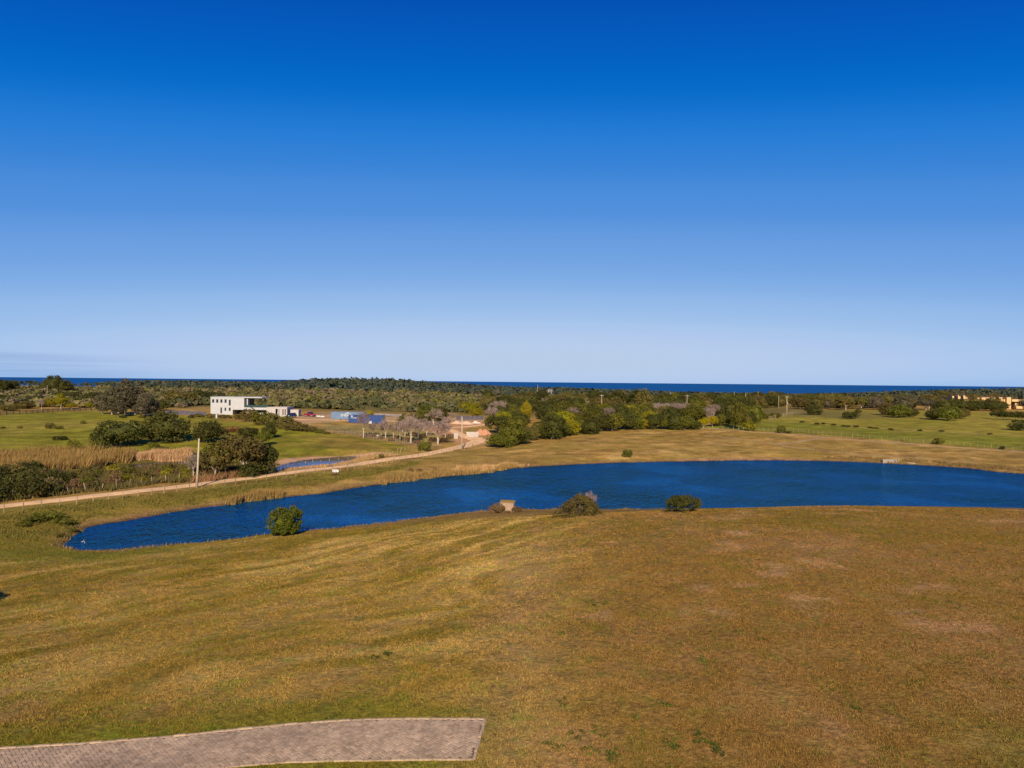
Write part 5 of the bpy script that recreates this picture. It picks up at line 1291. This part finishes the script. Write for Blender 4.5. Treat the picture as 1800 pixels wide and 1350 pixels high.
def heap(px, py, wpx, hpx, mat, label, seed, name='sand_heap'):
    p = at(px, py); s_ = p.y / FPX; w = wpx * s_; h = hpx * s_; n = 26; rsn = np.random.default_rng(seed); b = MB(); vs = []; fs = []
    gx = np.linspace(-1, 1, n); XX, YY = np.meshgrid(gx, gx); rad = np.hypot(XX, YY)
    pk = [(rsn.uniform(-0.45, 0.45), rsn.uniform(-0.3, 0.3), rsn.uniform(0.5, 1.0)) for _ in range(4)]
    ZZ = np.max([hh * np.clip(1 - np.hypot(XX - a_, YY - c_) / 0.62, 0, 1) for a_, c_, hh in pk], 0); ZZ = ZZ * (0.8 + 0.5 * fbm(XX * 4, YY * 4, seed)) * sstep(1.0, 0.75, rad)
    for i in range(n):
        for j in range(n):
            x = p.x + XX[i, j] * w / 2; y = p.y + YY[i, j] * w / 2.6; vs.append((x - p.x, y - p.y, hgt(x, y) - p.z + ZZ[i, j] * h - 0.05))
    for i in range(n-1):
        for j in range(n-1): fs.append((i*n+j, i*n+j+1, (i+1)*n+j+1, (i+1)*n+j))
    b.add(vs, fs, True); o = tag(link(name, b.mesh(name, mat)), label, 'heap'); o.location = p
heap(813, 745, 46, 7, 'sand', 'broad low heap of pink sand behind the road junction', 1)
heap(839, 744, 22, 5, 'white_sand', 'small pale heap of whitish sand beside the pink one', 2)
heap(853, 764, 44, 13, 'red_soil', 'rugged heap of red soil next to the long block stack', 3, 'soil_heap')

# ------------------------------------------------------------------ concrete block by the lake, sign, culvert
q = at(891, 901); o = thing('concrete_chamber', 'square weathered concrete chamber with grass on top by the lake', 'concrete block', q, R(-6))
def rough_box(x0, x1, y0, y1, z0, z1, n, amp, seed, mat, name):
    import bmesh
    bm = bmesh.new(); bmesh.ops.create_cube(bm, size=1.0); bmesh.ops.subdivide_edges(bm, edges=bm.edges[:], cuts=n, use_grid_fill=True)
    rsb = np.random.default_rng(seed)
    for v_ in bm.verts:
        p_ = v_.co; k_ = np.array((p_.x, p_.y, p_.z)); e_ = np.sum(np.abs(k_) > 0.49)
        d_ = amp * (0.5 if e_ == 1 else 1.0) * (fbm(np.array([k_[0] * 4 + k_[2] * 3]), np.array([k_[1] * 4 + k_[2] * 2]), seed, 3)[0] - 0.75 + rsb.normal() * 0.12)
        v_.co = Vector(((x0 + x1) / 2 + k_[0] * (x1 - x0 + 2 * d_), (y0 + y1) / 2 + k_[1] * (y1 - y0 + 2 * d_), (z0 + z1) / 2 + k_[2] * (z1 - z0 + 2 * d_)))
    me = bpy.data.meshes.new(name); bm.to_mesh(me); bm.free(); me.materials.append(MATS[mat]); return me
link('chamber', rough_box(-0.95, 0.95, 0, 1.7, -0.6, 1.25, 9, 0.16, 5, 'concrete', 'chamber'), o)
link('lid', rough_box(-0.92, 0.98, -0.05, 1.74, 1.20, 1.36, 7, 0.10, 6, 'concrete', 'lid'), o)
rsx = np.random.default_rng(3); m = 900; x = rsx.uniform(-0.95, 0.95, m); y = rsx.uniform(-0.03, 1.72, m); h = rsx.uniform(0.05, 0.2, m); a_ = rsx.uniform(0, 3.14, m)
V = np.stack([np.stack([x - np.cos(a_) * 0.02, y - np.sin(a_) * 0.02, np.full(m, 1.33)], -1), np.stack([x + np.cos(a_) * 0.02, y + np.sin(a_) * 0.02, np.full(m, 1.33)], -1), np.stack([x + rsx.normal(size=m) * 0.06, y - 0.04, 1.33 + h], -1)], 1)
g_ = link('grass_cap', fast_mesh('grass_cap', V.reshape(-1, 3), np.arange(m * 3).reshape(-1, 3), 'reed', np.repeat(np.array([(0.32, 0.20, 0.03)]) * rsx.uniform(0.6, 1.3, m)[:, None], 3, 0)), o); g_['kind'] = 'stuff'
q = at(590, 831); o = thing('sign_board', 'low white rounded sign board with grey lettering on the roadside', 'sign', q, R(-6)); o.scale = (0.8, 0.8, 0.8)
b = MB(); pr = [(-0.55,0.1),(0.45,0.1)] + [(0.45 + 0.34 * math.sin(t_), 0.44 - 0.34 * math.cos(t_)) for t_ in np.linspace(0.3, 2.84, 8)] + [(0.45,0.78),(-0.55,0.78)]
n_ = len(pr); b.add([(x_, -0.05, z_) for x_, z_ in pr] + [(x_, 0.05, z_) for x_, z_ in pr], [tuple(range(n_)), tuple(range(n_, 2*n_))[::-1]] + [(i, i + n_, (i+1) % n_ + n_, (i+1) % n_) for i in range(n_)]); link('panel', b.mesh('panel', 'white_paint'), o)
b = MB(); b.box(-0.85, -0.66, -0.06, 0.06, -0.2, 0.85); link('post', b.mesh('post', 'white_paint'), o)
b = MB(); b.box(0.5, 0.58, 0.055, 0.12, -0.2, 0.6); b.box(-0.4, -0.32, 0.055, 0.12, -0.2, 0.6); link('support', b.mesh('support', 'fence_grey'), o)
tm = link('lettering', text_mesh('TBD', 0.42, 'grey_print', 'lettering'), o); tm.rotation_euler = (R(90), 0, 0); tm.location = (-0.38, -0.06, 0.30)
q = at(1565, 813.5); gz = hgt(q.x, q.y + 0.8); o = thing('culvert_headwall', 'small concrete culvert headwall with dark pipe holes in the lake bank', 'culvert', (q.x, q.y, max(q.z, 0.05)), R(-8))
b = MB(); wall_open(b, -1.7, 1.55, -0.35, 0.85, 0, 0.35, [(-0.62, -0.28, 0.02, 0.34), (0.05, 0.45, 0.0, 0.18), (0.92, 1.2, 0.0, 0.62)]); link('headwall', b.mesh('headwall', 'culvert'), o)
b = MB(); b.box(1.553, 1.75, -0.3, 0.4, -0.35, 0.9); link('end_pier', b.mesh('end_pier', 'culvert'), o)
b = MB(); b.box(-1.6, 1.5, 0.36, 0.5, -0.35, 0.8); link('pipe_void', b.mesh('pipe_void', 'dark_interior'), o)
q = at(1594, 814.5); b = MB(); b.tube([(0, 0, 0.12), (1.1, -0.25, 0.1), (1.9, -0.5, 0.06)], [0.07, 0.08, 0.06], 6); o = tag(link('driftwood', b.mesh('driftwood', 'pale_bark')), 'pale fallen log lying on the lake bank beside the culvert', 'log'); o.location = q
# two water birds resting on the lake
for k, (px, py, rz_) in enumerate(((145, 953, 0.4), (149, 955, 2.2))):
    x, y, z = pz(px, py, 0.0); b = MB()
    b.tube([(-0.30,0,0.12),(-0.2,0,0.10),(0,0,0.09),(0.16,0,0.12),(0.22,0,0.22),(0.22,0,0.36),(0.27,0,0.41),(0.33,0,0.41),(0.42,0,0.39)], [0.015,0.07,0.115,0.10,0.05,0.035,0.05,0.04,0.008], 8)
    o = tag(link('water_bird', b.mesh('water_bird', 'bird')), 'pale water bird floating at the left tip of the lake', 'bird', 'water birds on the lake'); o.location = (x, y, 0.0); o.rotation_euler = (0, 0, rz_); o.scale = (0.5, 0.5, 0.5)

# ------------------------------------------------------------------ peach coloured house and far white houses
d = 452.0; x0, y0 = pd(1694, d); zb = 5.2
PH = thing('peach_house', 'long peach coloured villa with flat roofs half hidden by trees', 'house', (x0, y0, zb), R(-2))
s_ = d / FPX
def pbx(pxa, pxb, pya, pyb, ya, yb, mat, name, parent=PH):
    xa = (pxa - 1694) * s_; xb = (pxb - 1694) * s_; za = CZ - (pyb - 679.8) * s_ - zb; zt = CZ - (pya - 679.8) * s_ - zb
    b = MB(); b.box(xa, xb, ya, yb, za, zt, 0.03); return link(name, b.mesh(name, mat), parent)
pbx(1694, 1752, 700, 722, 0, 9, 'peach_wall', 'wall'); pbx(1696, 1750, 698.6, 699.9, 0.4, 8.6, 'roof_tile', 'roof')
pbx(1694, 1697.5, 697, 699.9, 0.2, 1.6, 'peach_wall', 'chimney')
pbx(1752.2, 1758, 699.2, 722, -1.5, 6, 'peach_wall', 'tower'); pbx(1758.2, 1764.5, 702.5, 722, -0.5, 6, 'peach_wall', 'wall'); pbx(1764.7, 1772, 699.2, 722, -2, 6, 'peach_wall', 'tower')
pbx(1772.2, 1797, 702.6, 706.5, -3, 6, 'peach_wall', 'terrace_slab'); pbx(1780, 1791.5, 706.7, 722, -1.5, 6, 'peach_wall', 'wall'); pbx(1792, 1794, 709, 722, -0.5, 5, 'dark_interior', 'doorway'); pbx(1794.2, 1815, 708.5, 722, -2.5, 6, 'peach_wall', 'wall')
pbx(1774, 1786, 714, 718.5, -6, -3.5, 'peach_wall', 'garden_wall'); pbx(1797.5, 1801, 712, 715, -2.6, -2.45, 'glass', 'window'); pbx(1785, 1790, 706.9, 707.6, -1.6, -1.45, 'glass', 'window')
pbx(1673, 1676, 697.6, 722, -1, 2, 'peach_wall', 'chimney'); pbx(1683, 1687, 698, 722, -1, 2, 'peach_wall', 'chimney'); pbx(1684.3, 1685.5, 695.7, 697.9, 0, 1.2, 'peach_wall', 'chimney_cap')
for px, py, w, h, label in ((1181, 694.5, 9, 3.2, 'tiny white flat house among the far woods'), (967, 689, 8, 4, 'tiny pale house in the distant pine belt'), (1137, 698, 9, 3, 'tiny grey roofed house beside the tall dark trees')):
    dd = 640.0; xx, yy = pd(px, dd); sc_ = dd / FPX; zt = CZ - (py - 672.5 - 0.0095 * (px - 900)) * sc_ ; zg = hgt(xx, yy)
    o = thing('far_house', label, 'house', (xx, yy, zg)); hh = max(zt + h * sc_ * 0.5 - zg, 3.0)
    b = MB(); b.box(-w * sc_ / 2, w * sc_ / 2, 0, 6, -0.5, hh, 0.03); link('wall', b.mesh('wall', 'white_wall' if 'white' in label else 'pale_wall'), o)
    b = MB(); b.box(-w * sc_ / 2 - 0.3, w * sc_ / 2 + 0.3, -0.3, 6.3, hh + 0.003, hh + 0.35, 0.03); link('roof', b.mesh('roof', 'white_wall' if 'white' in label else 'pale_wall'), o)
    b = MB(); b.box(-0.5, 0.5, -0.06, -0.01, hh - 1.2, hh - 0.5); link('window', b.mesh('window', 'glass'), o)
